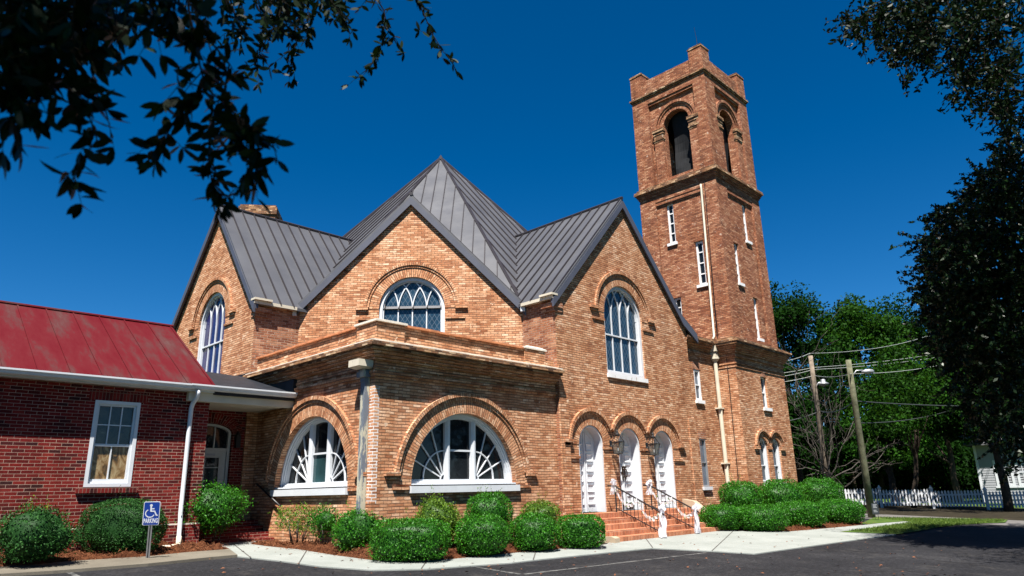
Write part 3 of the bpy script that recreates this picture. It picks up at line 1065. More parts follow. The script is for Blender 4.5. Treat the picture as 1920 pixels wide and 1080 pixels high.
bw.face([(GY, 12.35, -0.6), (4, 12.35, -0.6), (4, 12.35, EZ), (GY, 12.35, EZ)][::-1])
oc = [(9.5+8.15*math.cos(R(22.5+45*k))/math.cos(R(22.5)), 9.3+8.15*math.sin(R(22.5+45*k))/math.cos(R(22.5))) for k in range(8)]
for k in (0, 1, 2, 3, 6, 7):
    a, b = oc[k], oc[(k+1) % 8]
    if k == 3:
        continue
    bw.face([(a[0], a[1], -0.6), (b[0], b[1], -0.6), (b[0], b[1], EZ), (a[0], a[1], EZ)])
bw.build('rear_wall', M_TAN, church)

# ---- roofs
def seams(mb, poly, spacing, w_=0.032, h=0.045, off=0.0):
    P = [Vector(p) for p in poly]
    n = (P[1]-P[0]).cross(P[2]-P[0]).normalized()
    if n.z < 0:
        n = -n
    hdir = Vector((-n.y, n.x, 0)).normalized()
    sdir = n.cross(hdir)
    us = [p.dot(hdir) for p in P]
    k0 = math.ceil((min(us)-off)/spacing)
    k1 = math.floor((max(us)-off)/spacing)
    for k in range(k0, k1+1):
        uu = off+k*spacing
        xs = []
        for i in range(len(P)):
            a, b = P[i], P[(i+1) % len(P)]
            ua, ub = a.dot(hdir)-uu, b.dot(hdir)-uu
            if ua*ub < 0:
                f = ua/(ua-ub)
                xs.append(a.lerp(b, f))
        if len(xs) != 2 or (xs[0]-xs[1]).length < 0.15:
            continue
        a, b = xs
        q = hdir*w_/2
        up = n*h
        A = [a-q, a+q, b+q, b-q]
        T = [p+up for p in A]
        A = [p-n*0.01 for p in A]
        mb.face(T)
        for i in range(4):
            j = (i+1) % 4
            mb.face([A[i], A[j], T[j], T[i]])
def slab(mb, poly, th=0.10):
    P = [Vector(p) for p in poly]
    n = (P[1]-P[0]).cross(P[2]-P[0]).normalized()
    if n.z < 0:
        P = P[::-1]
    Q = [p-Vector((0, 0, th)) for p in P]
    mb.face(P); mb.face(Q[::-1])
    for i in range(len(P)):
        j = (i+1) % len(P)
        mb.face([Q[i], Q[j], P[j], P[i]])
AX, AY, AZ = 9.5, 9.3, 15.85
og = [(AX+8.06*math.cos(R(22.5+45*k))/math.cos(R(22.5)), AY+8.06*math.sin(R(22.5+45*k))/math.cos(R(22.5)), EZ-0.06) for k in range(8)]
ms, mm = MB(), MB()
for k in range(8):
    a, b = og[k], og[(k+1) % 8]
    ms.face([a, b, (AX, AY, AZ)])
    seams(mm, [a, b, (AX, AY, AZ)], 0.43, off=0.1)
for k in range(8):
    mm.tube([Vector(og[k])+Vector((0, 0, 0.03)), (AX, AY, AZ+0.03)], 0.055, 6)
ro = ms.build('roof', M_ROOF, church)
mm.build('standing_seam', M_SEAM, ro)
MB().lathe((AX, AY, AZ-0.12), [(0.16, 0), (0.10, 0.14), (0.03, 0.26), (0.0, 0.3)], 8).build('finial_cap', M_SEAM, ro)

def wing_roof(fr, uc, zc, ul, ur, ez, back, oh=0.2, kick=False):
    """gable roof of a wing: ridge along -d"""
    top = MB(); sm = MB(); tr = MB()
    sides = [(ul, -1), (ur, 1)]
    for (ue, sg) in sides:
        sl_ = (zc-ez)/abs(uc-ue)
        ue2 = ue+sg*0.12
        ze2 = ez-0.12*sl_
        pts = [(uc, zc), (ue2, ze2)]
        if kick and sg > 0:
            pts = [(uc, zc), (ue-0.35, ez+0.35*sl_), (ue+0.15, ez+0.1), (ue+0.55, ez-0.16)]
        for a, b in zip(pts, pts[1:]):
            poly = [fr.P(a[0], a[1], oh), fr.P(b[0], b[1], oh), fr.P(b[0], b[1], -back), fr.P(a[0], a[1], -back)]
            slab(top, poly, 0.09)
            seams(sm, poly, 0.42, off=0.15)
            # bargeboard and soffit under the overhang
            ddx, ddz = b[0]-a[0], b[1]-a[1]
            L = math.hypot(ddx, ddz)
            for (z0, z1, d0, d1) in ((-0.34, -0.093, oh-0.05, oh+0.012), (-0.22, -0.093, 0.012, max(0.02, oh-0.05))):
                A = [fr.P(a[0], a[1]+z0, d1), fr.P(b[0], b[1]+z0, d1), fr.P(b[0], b[1]+z1, d1), fr.P(a[0], a[1]+z1, d1)]
                B = [fr.P(a[0], a[1]+z0, d0), fr.P(b[0], b[1]+z0, d0), fr.P(b[0], b[1]+z1, d0), fr.P(a[0], a[1]+z1, d0)]
                tr.face(A); tr.face(B[::-1])
                for i in range(4):
                    j = (i+1) % 4
                    tr.face([B[i], B[j], A[j], A[i]])
    o = top.build('gable_roof', M_ROOF, church)
    sm.tube([fr.P(uc, zc+0.02, oh+0.02), fr.P(uc, zc+0.02, -back)], 0.06, 6)
    sm.build('standing_seam', M_SEAM, o)
    tr.build('bargeboard', M_TRIM, o)
    return o
wing_roof(fRG, RX, RZ, RGL-0.05, RGR+0.08, EZ+0.08, 7.0, oh=0.10, kick=True)
wing_roof(fLG, -LY, LZ, -12.42, -5.93, EZ+0.08, 7.0, oh=0.14)
wing_roof(fD, 0.0, DZ, -3.50, 3.50, EZ-0.02, 5.5, oh=0.10)
# white eaves boards on the return walls and their boxed ends
MB().box(PX-0.18, PX-0.02, GY-0.10, 1.10, EZ-0.14, EZ-0.045).box(PX-0.25, PX+0.02, GY-0.12, 0.28, EZ-0.04, EZ+0.02).build('eaves_board', M_CREAM, church)
MB().box(GY-0.14, 1.10, 5.98-0.18, 5.98-0.02, EZ-0.14, EZ-0.045).box(GY-0.16, 0.28, 5.98-0.25, 5.98+0.02, EZ-0.04, EZ+0.02).build('eaves_board', M_CREAM, church)
for sg in (-1, 1):
    u0, u1 = sorted((sg*3.38, sg*3.52))
    MB().fbox(fD, u0, u1, EZ-0.28, EZ-0.08, 0.0, 0.17).build('eaves_end', M_WHITE, church)
# chimney rising behind the left ridge
chp = onax(484, 383, 1, 13.0)
chn = Vector((math.cos(R(233)), math.sin(R(233)), 0))
chf = Fr((chp.x, chp.y, 0), chn)
ch = MB()
ch.fbox(chf, -0.70, 0.70, 6.0, chp.z-0.40, -1.4, -0.06)
ch.fbox(chf, -0.76, 0.76, chp.z-0.40, chp.z-0.10, -1.46, 0.0).fbox(chf, -0.71, 0.71, chp.z-0.10, chp.z, -1.41, -0.05)
ch.build('chimney', M_OLD, church)

# ---- doors
def door(c, r_, handle):
    fr = fRG
    fm = MB()
    o = arch(c, r_-0.003, DZB, DZS, 26); i = arch_in(c, r_-0.003, DZB, DZS, 0.05, 26)
    i = [(p[0], DZB if k < 2 else p[1]) for k, p in enumerate(i)]
    fm.frame(fr, o, i, -0.50, -0.02)
    dm = MB()
    fr = Fr(fRG.P(0, 0, 0.135), fRG.N)
    lf = arch(c, r_-0.05, DZB+0.01, DZS, 26)
    dm.poly(fr, lf, d=-0.44)
    rr = r_-0.05
    for sg in (-1, 1):
        for k in range(6):
            z0 = DZB+0.22+k*0.285+(0.06 if k > 0 else 0)
            h = 0.20
            u0, u1 = sorted((c+sg*0.10, c+sg*(rr-0.13)))
            a = rect(u0, u1, z0, z0+h); b = rect(u0+0.05, u1-0.05, z0+0.05, z0+h-0.05)
            # moulding round a sunk field with a raised middle
            for q in range(4):
                j = (q+1) % 4
                dm.face([fr.P(*a[q], -0.44), fr.P(*a[j], -0.44), fr.P(*a[j], -0.412), fr.P(*a[q], -0.412)])
                dm.face([fr.P(*a[q], -0.412), fr.P(*a[j], -0.412), fr.P(*b[j], -0.437), fr.P(*b[q], -0.437)])
            dm.face([fr.P(*q, -0.437) for q in b])
        # curved top panel moulding
        pts = [(c+sg*0.09, DZS+0.06), (c+sg*0.09, DZS+math.sqrt((rr-0.12)**2-0.09**2))]
        dm.bar(fr, pts, 0.03, -0.44, -0.42)
        arcp = [(c+sg*(rr-0.12)*math.cos(R(a)), DZS+(rr-0.12)*math.sin(R(a))) for a in range(8, 80, 6)]
        dm.bar(fr, arcp, 0.03, -0.44, -0.421)
    dm.bar(fr, [(c, DZB+0.01), (c, DZS+rr-0.02)], 0.035, -0.44, -0.415)
    d = dm.build('door', M_WHITE, church)
    fm.build('door_frame', M_WHITE, d)
    if handle:
        hm = MB()
        for sg in (-1, 1):
            u = c+sg*0.055
            hm.fbox(fr, u-0.03, u+0.03, 1.55, 1.95, -0.45, -0.40)
            hm.tube([fr.P(u, 1.62, -0.40), fr.P(u, 1.65, -0.34), fr.P(u, 1.74, -0.325), fr.P(u, 1.84, -0.34), fr.P(u, 1.87, -0.40)], 0.018, 8)
            hm.lathe(fr.P(u, 1.93, -0.37), [(0, -0.035), (0.03, -0.02), (0.036, 0), (0.03, 0.02), (0, 0.035)], 8)
        hm.build('handle', M_BRONZE, d)
        km = MB()
        for sg in (-1, 1):
            u0, u1 = sorted((c+sg*0.06, c+sg*(rr-0.09)))
            km.fbox(fr, u0, u1, DZB+0.03, DZB+0.17, -0.442, -0.435)
        km.build('kick_plate', M_BRONZE, d)
    return d
for k, (c, r_) in enumerate(doors):
    door(c, r_, k == 1)
hm = MB()
cut = math.degrees(math.acos(0.94/1.06))
for k, (c, r_) in enumerate(doors):
    a0 = 8 if k == 2 else cut+0.3
    a1 = 172 if k == 0 else 180-cut-0.3
    b0 = math.degrees(math.acos(0.94/0.97)) if k < 2 else 0
    hm.ring(fRG, c, DZS, r_+0.002, 0.905, -0.10, 0.012)
    hm.ring(fRG, c, DZS, 0.905, 0.96, -0.02, 0.042, max(a0, 8), min(a1, 172))
    hm.ring(fRG, c, DZS, 0.96, 1.06, -0.02, 0.085, a0, a1)
for sg, c in ((-1, doors[0][0]), (1, doors[2][0])):
    z = DZS+0.14
    for (a, b, z0, z1, d) in ((0.90, 1.26, z-0.09, z-0.002, 0.10), (0.95, 1.2, z-0.17, z-0.092, 0.05)):
        u0, u1 = sorted((c+sg*a, c+sg*b))
        hm.fbox(fRG, u0, u1, z0, z1, -0.02, d)
hm.build('arch_hood', M_TAN, church)

# ---- link wall between the right gable and the tower
cw = MB()
lu = rect(13.93, 14.36, 4.32, 5.45); ll = rect(13.86, 14.30, 1.30, 2.95)
cw.poly(fC, rect(RGR, 15.56, -0.6, 6.0), [lu, ll])
cw.rim(fC, lu[::-1], 0, -0.3); cw.rim(fC, ll[::-1], 0, -0.3)
cw.build('link_wall', M_TAN, church)
def sash(fr, u0, u1, z0, z1, rec=0.10, fw=0.055, bars=1, glass=None, parent=None, sill=True, sillmat=None, cols=1, fmat=None):
    o = rect(u0, u1, z0, z1); i = rect(u0+fw, u1-fw, z0+fw, z1-fw)
    mb = MB().frame(fr, o, i, -rec-0.06, -rec+0.03)
    for k in range(bars):
        z = z0+(z1-z0)*(k+1)/(bars+1)
        mb.fbox(fr, u0+fw, u1-fw, z-0.022, z+0.022, -rec-0.05, -rec+0.012)
    for k in range(1, cols):
        u = u0+(u1-u0)*k/cols
        mb.fbox(fr, u-0.015, u+0.015, z0+fw, z1-fw, -rec-0.05, -rec+0.006)
    wn_ = mb.build('window', fmat or M_WHITE2, parent or church)
    MB().poly(fr, i, d=-rec-0.03).build('pane', glass or M_GLASSB, wn_)
    if sill:
        MB().fbox(fr, u0-0.07, u1+0.07, z0-0.12, z0-0.004, -rec, 0.075).build('sill', sillmat or M_WHITE2, wn_)
    return wn_
sash(fC, 13.93, 14.36, 4.32, 5.45, rec=0.04, fw=0.07, glass=M_CURT)
sash(fC, 13.86, 14.30, 1.30, 2.95, rec=0.04, fmat=M_GALV, sillmat=M_WHITE, glass=M_CURT)
MB().fbox(fC, 13.86, 14.43, 5.452, 5.72, -0.05, 0.012).build('jack_arch', M_TANR, church)
MB().fbox(fC, 13.80, 14.36, 2.952, 3.18, -0.05, 0.012).build('jack_arch', M_TANR, church)
stack([(5.98, 6.05, 0.035), (6.05, 6.12, 0.06), (6.24, 6.31, 0.05), (6.31, 6.38, 0.11), (6.38, 6.45, 0.17), (6.45, 6.52, 0.22)], RGR+0.004, 15.54, 0.10, 1.6, 's', M_TAN, 'corbel_course', church)
MB().fbox(fC, RGR, 15.56, 6.0, 6.7, -0.3, -0.006).build('link_wall', M_TAN, church)
stack([(6.52, 6.60, 0.27), (6.60, 6.68, 0.20)], RGR+0.004, 15.54, 0.10, 1.6, 's', M_OLD, 'cornice', church)

# ---- tower
TX0, TX1, TY0, TY1 = 15.56, 19.72, -0.75, 3.15
ftS = Fr((0, TY0, 0), (0, -1, 0)); ftW = Fr((TX0, 0, 0), (-1, 0, 0))
tb = MB()
b1 = rect(17.50, 18.02, 4.20, 5.42)
ta = [arch(17.06, 0.36, 1.38, 2.68), arch(18.14, 0.36, 1.38, 2.68)]
tb.poly(ftS, rect(TX0, TX1, -0.6, 6.0), [b1]+ta)
for h in [b1]+ta:
    tb.rim(ftS, h[::-1], 0, -0.3)
tb.poly(ftW, rect(-TY1, -TY0, -0.6, 6.0))
tb.poly(Fr((TX1, 0, 0), (1, 0, 0)), rect(TY0, TY1, -0.6, 6.0)); tb.poly(Fr((0, TY1, 0), (0, 1, 0)), rect(-TX1, -TX0, -0.6, 6.0))
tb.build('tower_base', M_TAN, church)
sash(ftS, 17.50, 18.02, 4.20, 5.42, rec=0.12, glass=M_GLASSB)
for c in (17.06, 18.14):
    window_arched(ftS, c, 0.36, 1.38, 2.68, M_GLASSB, rec=0.16, fw=0.075, lights=1, transom=2.02, tracery=False, name='window')
hm = MB()
cut2 = math.degrees(math.acos(0.54/0.68))
for k, c in enumerate((17.06, 18.14)):
    a0 = 6 if k == 1 else cut2+0.4
    a1 = 174 if k == 0 else 180-cut2-0.4
    hm.ring(ftS, c, 2.68, 0.362, 0.53, -0.1, 0.012)
    hm.ring(ftS, c, 2.68, 0.53, 0.59, -0.02, 0.045, max(a0, 6), min(a1, 174))
    hm.ring(ftS, c, 2.68, 0.59, 0.68, -0.02, 0.085, a0, a1)
hm.fbox(ftS, 16.30, 16.69, 2.60, 2.72, -0.02, 0.07).fbox(ftS, 18.51, 18.90, 2.60, 2.72, -0.02, 0.07).fbox(ftS, 17.43, 17.77, 2.62, 2.69, -0.02, 0.04)
hm.build('arch_hood', M_TAN, church)
MB().fbox(ftS, 17.62, 17.90, 5.422, 5.68, -0.05, 0.014).build('keystone', M_TANR, church)
stack([(5.60, 5.66, 0.03), (5.72, 5.78, 0.045), (5.98, 6.05, 0.06), (6.05, 6.14, 0.03), (6.14, 6.22, 0.09), (6.22, 6.29, 0.14), (6.29, 6.36, 0.19), (6.36, 6.43, 0.24)], TX0, TX1, TY0, TY1, 'wsen', M_TAN, 'corbel_course', church)
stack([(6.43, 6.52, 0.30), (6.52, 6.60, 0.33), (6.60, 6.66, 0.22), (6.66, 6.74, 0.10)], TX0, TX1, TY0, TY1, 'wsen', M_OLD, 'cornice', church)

SX0, SX1, SY0, SY1 = 15.80, 19.66, -0.68, 3.03
fsS = Fr((0, SY0, 0), (0, -1, 0)); fsW = Fr((SX0, 0, 0), (-1, 0, 0)); fsE = Fr((SX1, 0, 0), (1, 0, 0)); fsN = Fr((0, SY1, 0), (0, 1, 0))
ZM = 13.56                                            # underside of the middle cornice
def shaft_face(mb, fr, u0, u1, pu0, pu1, wins):
    pan = rect(pu0, pu1, 6.9, 13.25)
    mb.poly(fr, rect(u0, u1, 6.7, ZM), [pan])
    mb.rim(fr, pan[::-1], 0, -0.09)
    hs_ = [rect(*w_) for w_ in wins]
    mb.poly(fr, pan, hs_, d=-0.09)
    for h in hs_:
        mb.rim(fr, h[::-1], -0.09, -0.42)
tw = MB()
wW = [(-1.78, -1.45, 11.25, 13.05), (-0.60, -0.24, 9.15, 11.0), (-1.82, -1.48, 7.2, 8.85)]
wS = [(18.10, 18.45, 11.30, 13.00), (16.92, 17.27, 9.20, 10.92), (18.08, 18.43, 7.06, 8.80)]
shaft_face(tw, fsW, -SY1, -SY0, -2.24, 0.06, wW)
shaft_face(tw, fsS, SX0, SX1, 16.70, 18.98, wS)
tw.poly(fsE, rect(SY0, SY1, 6.7, ZM)); tw.poly(fsN, rect(-SX1, -SX0, 6.7, ZM))
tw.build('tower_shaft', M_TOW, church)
for fr, ws in ((fsW, wW), (fsS, wS)):
    for (a, b, c, d) in ws:
        f2 = Fr(fr.P(0, 0, -0.09), fr.N)
        sash(f2, a, b, c, d, rec=0.10, fw=0.075, bars=3, glass=M_GLASS)
        MB().fbox(f2, a-0.04, b+0.04, d+0.002, d+0.2, -0.05, 0.015).build('jack_arch', M_TOW, church)
# corbel table at the head of each shaft panel and the middle cornice
cm = MB()
for fr, a, b in ((fsW, -2.24, 0.06), (fsS, 16.70, 18.98)):
    cm.fbox(fr, a, b, 13.02, 13.10, -0.092, -0.055).fbox(fr, a, b, 13.10, 13.26, -0.092, -0.02)
cm.build('corbel_course', M_TOW, church)
stack([(ZM, ZM+0.08, 0.04), (ZM+0.08, ZM+0.16, 0.08), (ZM+0.16, ZM+0.23, 0.12)], SX0, SX1, SY0, SY1, 'wsen', M_TOW, 'corbel_course', church)
stack([(ZM+0.23, ZM+0.31, 0.18), (ZM+0.31, ZM+0.38, 0.16), (ZM+0.38, ZM+0.47, 0.08)], SX0, SX1, SY0, SY1, 'wsen', M_OLD, 'cornice', church)
# belfry stage, open on four sides
ZB = ZM+0.47
ZT = 18.45
bm = MB(); bcap = []; bh = MB(); bn = MB()
def belfry_face(fr, u0, u1, pu0, pu1, c):
    rr, zs, zb = 0.63, 16.70, 14.26
    pan = rect(pu0, pu1, ZB+0.02, 18.12)
    bm.poly(fr, rect(u0, u1, ZB, ZT), [pan]); bm.rim(fr, pan[::-1], 0, -0.14)
    op = arch(c, rr, zb, zs)
    bm.poly(fr, pan, [op], d=-0.14); bm.rim(fr, op[::-1], -0.14, -0.44)
    f2 = Fr(fr.P(0, 0, -0.14), fr.N)
    bh.ring(f2, c, zs, rr+0.002, 0.84, -0.05, 0.03)
    bh.ring(f2, c, zs, 0.84, 0.94, -0.02, 0.075)
    bh.ring(f2, c, zs, 0.94, 1.05, -0.02, 0.12)
    for sg in (-1, 1):
        a, b = sorted((c+sg*(rr+0.02), c+sg*(rr+0.47)))
        bp = MB(); bcap.append(bp)
        bm.fbox(f2, a, b, ZB+0.02, 16.05, -0.02, 0.11)
        for (z0, z1, g, d) in ((16.05, 16.13, 0.015, 0.125), (16.13, 16.20, 0.035, 0.15), (16.20, 16.40, 0.012, 0.12), (16.40, 16.52, 0.03, 0.145), (16.52, 16.66, 0.055, 0.18)):
            bp.fbox(f2, a-g, b+g, z0, z1, -0.02, d)
    bn.fbox(f2, pu0, pu1, 18.0, 18.11, -0.02, 0.1)
belfry_face(fsW, -SY1, -SY0, -2.22, 0.10, -0.93)
belfry_face(fsS, SX0, SX1, 16.62, 18.90, 17.66)
belfry_face(fsE, SY0, SY1, -0.10, 2.22, 1.10)
belfry_face(fsN, -SX1, -SX0, -18.90, -16.62, -17.76)
bf = bm.build('belfry', M_TOW, church)
for bp in bcap:
    bp.build('pier_capital', M_OLD, bf)
bh.build('arch_hood', M_TOW, bf)
bn.build('corbel_course', M_TOW, bf)
MB().box(SX0+0.16, SX1-0.16, SY0+0.16, SY1-0.16, 18.18, 18.42).build('belfry_ceiling', M_NET, bf)
# torn dark netting hung inside the openings, widened to darken the sunlit interior
def net(fr, pts0):
    nm = MB()
    n = 10
    for i in range(n):
        a, b = pts0[i], pts0[i+1]
        for j in range(8):
            z0, z1 = 14.3+j*0.4, 14.3+(j+1)*0.4
            f0 = lambda t, z: fr.P(t, z, -0.54+0.06*math.sin(3*t+z*2.1))
            nm.face([f0(a, z0), f0(b, z0), f0(b, z1), f0(a, z1)])
    nm.build('netting', M_NET, bf)
net(fsW, [-1.36+1.25*i/10 for i in range(11)])
net(fsS, [16.95+1.42*i/10 for i in range(11)])
stack([(ZT, ZT+0.07, 0.05), (ZT+0.07, ZT+0.14, 0.09)], SX0, SX1, SY0, SY1, 'wsen', M_OLD, 'string_course', church)
Z1 = ZT+0.14
for fr, a, b in ((fsW, -SY1, -SY0), (fsS, SX0, SX1), (fsE, SY0, SY1), (fsN, -SX1, -SX0)):
    MB().fbox(fr, a+0.60, b-0.60, Z1, 19.36, -0.42, -0.06).build('tower_parapet', M_TOWD, church)
for x0 in (SX0, SX1-0.62):
    for y0 in (SY0, SY1-0.62):
        hz = 19.76
        pr_, pcap = MB(), MB()
        pr_.box(x0-0.01, x0+0.63, y0-0.01, y0+0.63, Z1, hz-0.02)
        pcap.box(x0-0.035, x0+0.655, y0-0.035, y0+0.655, hz-0.02, hz+0.05).box(x0+0.02, x0+0.60, y0+0.02, y0+0.60, hz+0.05, hz+0.12)
        o = pr_.build('corner_pier', M_TOWD, church)
        pcap.build('pier_cap', M_OLD, o)
MB().tube([(SX0+0.3, SY0+0.3, 20.0), (SX0+0.29, SY0+0.3, 20.4), (SX0+0.22, SY0+0.32, 20.95)], [0.012, 0.01, 0.006], 6).build('lightning_rod', M_BLACK, church)
# downspouts and lightning conductor
dm = MB()
f2 = Fr(fsW.P(0, 0, -0.09), fsW.N)
dm.tube([f2.P(0.02, 13.36, 0.02), f2.P(0.0, 13.36, 0.10), f2.P(0.0, 13.2, 0.10), f2.P(-0.12, 6.95, 0.10), f2.P(-0.10, 6.80, 0.25)], 0.045, 8)
dm.build('downspout', M_CREAM, church, True)
MB().tube([fsW.P(0.18, 13.5, 0.02), fsW.P(0.02, 6.8, 0.02)], 0.014, 5).tube([ftW.P(0.43, 6.0, 0.02), ftW.P(0.35, 0, 0.02)], 0.014, 5).build('conductor_cable', M_BLACK, church)
dm = MB()
dm.tube([fC.P(15.40, 5.95, 0.12), fC.P(15.40, 0.2, 0.12)], 0.075, 10)
dm.fbox(fC, 15.24, 15.56, 6.24, 6.46, 0.0, 0.28).fbox(fC, 15.28, 15.53, 6.04, 6.22, 0.0, 0.24)
dm.lathe(fC.P(15.40, 5.86, 0.12), [(0.08, 0), (0.16, 0.10), (0.16, 0.18), (0.0, 0.2)], 10)
for z in (4.1, 2.1):
    dm.fbox(fC, 15.25, 15.55, z-0.025, z+0.025, 0.0, 0.21)
dm.build('downspout', M_CREAM, church)
# rainwater head and square pipe at the porch corner
dm = MB()
dm.fbox(fW, -0.36, -0.20, -0.2, 3.70, 0.005, 0.13)
for (a, b, z0, z1, d) in ((-0.36, -0.20, 3.70, 3.80, 0.15), (-0.42, -0.14, 3.80, 3.92, 0.21), (-0.38, -0.18, 3.92, 3.98, 0.19)):
    dm.fbox(fW, a, b, z0, z1, 0.005, d)
sp = dm.build('downspout', M_SPOUT, church)
hm = MB()
p = [(-0.56, 0.42, 4.0), (-0.50, 0.36, 3.98)]
def ftr(u0, u1, d1, z):
    return [fW.P(u0, z, 0.02), fW.P(u1, z, 0.02), fW.P(u1, z, d1), fW.P(u0, z, d1)]
lo = ftr(-0.42, -0.13, 0.28, 3.98); hi = ftr(-0.47, -0.06, 0.40, 4.02); hi2 = ftr(-0.47, -0.06, 0.40, 4.17)
hm.face(hi2); hm.face(lo[::-1])
for i in range(4):
    j = (i+1) % 4
    hm.face([lo[i], lo[j], hi[j], hi[i]]); hm.face([hi[i], hi[j], hi2[j], hi2[i]])
hm.build('rainwater_head', M_CREAM, sp)

# ================================================================== FRONT STEPS
stp = thing('entrance_steps', 'wide brick steps with pale cast cheek walls below the three white church doors', 'steps', (9, -1, 0))
nr = 5
rise = (DZB-0.002)/nr
for k in range(nr):
    y0 = -1.88+0.31*k
    MB().box(6.0, 11.98, y0, GY-0.052 if k == nr-1 else y0+0.31, -0.4 if k == 0 else rise*k-0.03, rise*(k+1)).build('step', M_STEP, stp)
for (x0, x1) in ((5.80, 5.996), (11.984, 12.22)):
    prof = [(-0.16, -0.4), (-0.16, 0.92), (-0.55, 0.86), (-1.0, 0.52), (-1.4, 0.30), (-1.85, 0.16), (-2.2, 0.12), (-2.3, 0.05), (-2.3, -0.4)]
    if x0 < 7:
        prof = [(max(y, -1.98), z*0.45 if z > 0.2 else z) for y, z in prof]
    mb = MB()
    A = [Vector((x0, y, z)) for y, z in prof]; B = [Vector((x1, y, z)) for y, z in prof]
    fy = Fr((x0, 0, 0), (-1, 0, 0))
    mb.poly(fy, [(-y, z) for y, z in prof][::-1])
    mb.poly(Fr((x1, 0, 0), (1, 0, 0)), prof)
    for i in range(len(prof)-1):
        mb.face([A[i], A[i+1], B[i+1], B[i]])
    mb.build('cheek_wall', M_CHEEK, stp)

# handrails with tulle bows and garlands
def handrail(x, lab):
    t = thing('handrail', lab, 'handrail', (x, -1.2, 0.3), 'iron handrails on the front steps')
    a = Vector((x, -0.5, 0.655)); b = Vector((x, -1.96, 0.015))
    up = 0.70
    MB().tube([a+Vector((0, 0.26, up+0.03)), a+Vector((0, 0, up)), b+Vector((0, 0, up-0.06)), b+Vector((0, -0.1, up-0.12))], 0.022, 8).build('top_rail', M_BLACK, t)
    MB().tube([a+Vector((0, 0.02, 0.12)), b+Vector((0, 0.05, 0.14))], 0.015, 8).build('bottom_rail', M_BLACK, t)
    for q in (a, b):
        MB().tube([q+Vector((0, 0, -0.1)), q+Vector((0, 0, up-0.02))], 0.02, 8).build('post', M_BLACK, t)
    for k in range(1, 12):
        q = a.lerp(b, k/12)
        MB().tube([q+Vector((0, 0, 0.13)), q+Vector((0, 0, up-0.04*k/12))], 0.009, 6).build('baluster', M_BLACK, t)
    return a+Vector((0, 0, up)), b+Vector((0, 0, up-0.06))
def bow(p, tail, lab, seed, sway=0.0):
    rs = np.random.default_rng(seed)
    t = thing('tulle_bow', lab, 'bow', tuple(p), 'white tulle bows on the handrails')
    mb = MB()
    for k in range(16):                                       # crumpled loops of net
        a = rs.uniform(0, 2*math.pi); el = rs.uniform(-0.3, 1.2)
        d = Vector((math.cos(a)*math.cos(el), math.sin(a)*math.cos(el), math.sin(el)))
        s_ = d.orthogonal().normalized()
        s_ = Matrix.Rotation(rs.uniform(0, 6.28), 3, d) @ s_
        L = rs.uniform(0.07, 0.15); wd = rs.uniform(0.05, 0.10)
        nrm = d.cross(s_)
        prev = None
        for i in range(9):
            f = i/8
            x = math.sin(f*math.pi)
            c = Vector(p)+d*L*x+nrm*L*0.32*math.cos(f*math.pi)
            ww = wd*(0.25+x)*(1+0.25*rs.normal())
            cur = (c-s_*ww*0.5, c+s_*ww*0.5)
            if prev:
                mb.face([prev[0], prev[1], cur[1], cur[0]])
            prev = cur
    mb.build('loops', M_TULLE, t)
    mb = MB()
    for k in range(3):
        a = rs.uniform(0, 6.28)
        off = Vector((math.cos(a)*0.04, math.sin(a)*0.04, 0))
        s0 = Vector((0.7*rs.normal(), 0.7*rs.normal(), 0)).normalized()
        s0 = (s0+Vector((0.8, -0.6, 0))).normalized()
        prev = None
        n = 10
        for i in range(n+1):
            f = i/n
            wd = (0.035+0.06*f)*(1+0.1*rs.normal())
            c = Vector(p)+off+Vector((sway*f*f*0.7, -abs(sway)*f*f*0.4, -tail*f))+s0.cross(Vector((0, 0, 1)))*0.02*math.sin(f*9+k)
            cur = [c+s0*wd*(j/4-1)*1.0+s0.cross(Vector((0, 0, 1)))*0.03*math.sin(j*2.1+k+f*3) for j in range(9)]
            if prev:
                for j in range(8):
                    mb.face([prev[j], prev[j+1], cur[j+1], cur[j]])
            prev = cur
    mb.build('tail', M_TULLE, t)
def garland(a, b, lab, seed):
    rs = np.random.default_rng(seed)
    t = thing('garland', lab, 'garland', tuple((a+b)/2), 'garlands looped along the handrails')
    pts = []
    for i in range(41):
        f = i/40
        q = a.lerp(b, f)
        sag = 0.30*math.sin(math.pi*((f*2) % 1.0))
        pts.append(q+Vector((-0.03, 0, -0.03-sag)))
    mb = MB()
    for i in range(40):
        d = (pts[i+1]-pts[i])
        w0 = 0.05+0.02*math.sin(i*1.7); w1 = 0.05+0.02*math.sin((i+1)*1.7)
        o = Vector((0.02*math.sin(i*2.3), 0, 0)); o2 = Vector((0.02*math.sin((i+1)*2.3), 0, 0))
        mb.face([pts[i]+Vector((0, 0, w0))+o, pts[i]-Vector((0, 0, w0))-o, pts[i+1]-Vector((0, 0, w1))-o2, pts[i+1]+Vector((0, 0, w1))+o2])
    mb.build('swag', M_TULLE, t)
    C = np.array([tuple(pts[int(rs.integers(0, 41))]) for _ in range(70)])+rs.normal(size=(70, 3))*0.035
    leaf_object('leaves', C, 0.05, M_BUSHY, t, 0.55)
HX = (7.92, 9.70)
r1 = handrail(HX[0], 'black iron handrail left of the middle church door, bow at each end')
r2 = handrail(HX[1], 'black iron handrail between the middle and right church doors')
bow(r1[0]+Vector((-0.02, 0.02, 0.08)), 0.30, 'short-tailed white tulle bow at the top of the left handrail', 1)
bow(r1[1]+Vector((0, -0.05, 0.06)), 0.68, 'long white tulle bow whose tail sways aside, at the foot of the left handrail', 2, -0.22)
bow(r2[0]+Vector((-0.02, 0.02, 0.06)), 0.32, 'short-tailed white tulle bow at the top of the right handrail', 3)
bow(r2[1]+Vector((0, -0.05, 0.06)), 0.68, 'long white tulle bow hanging straight at the foot of the right handrail', 4, 0.02)
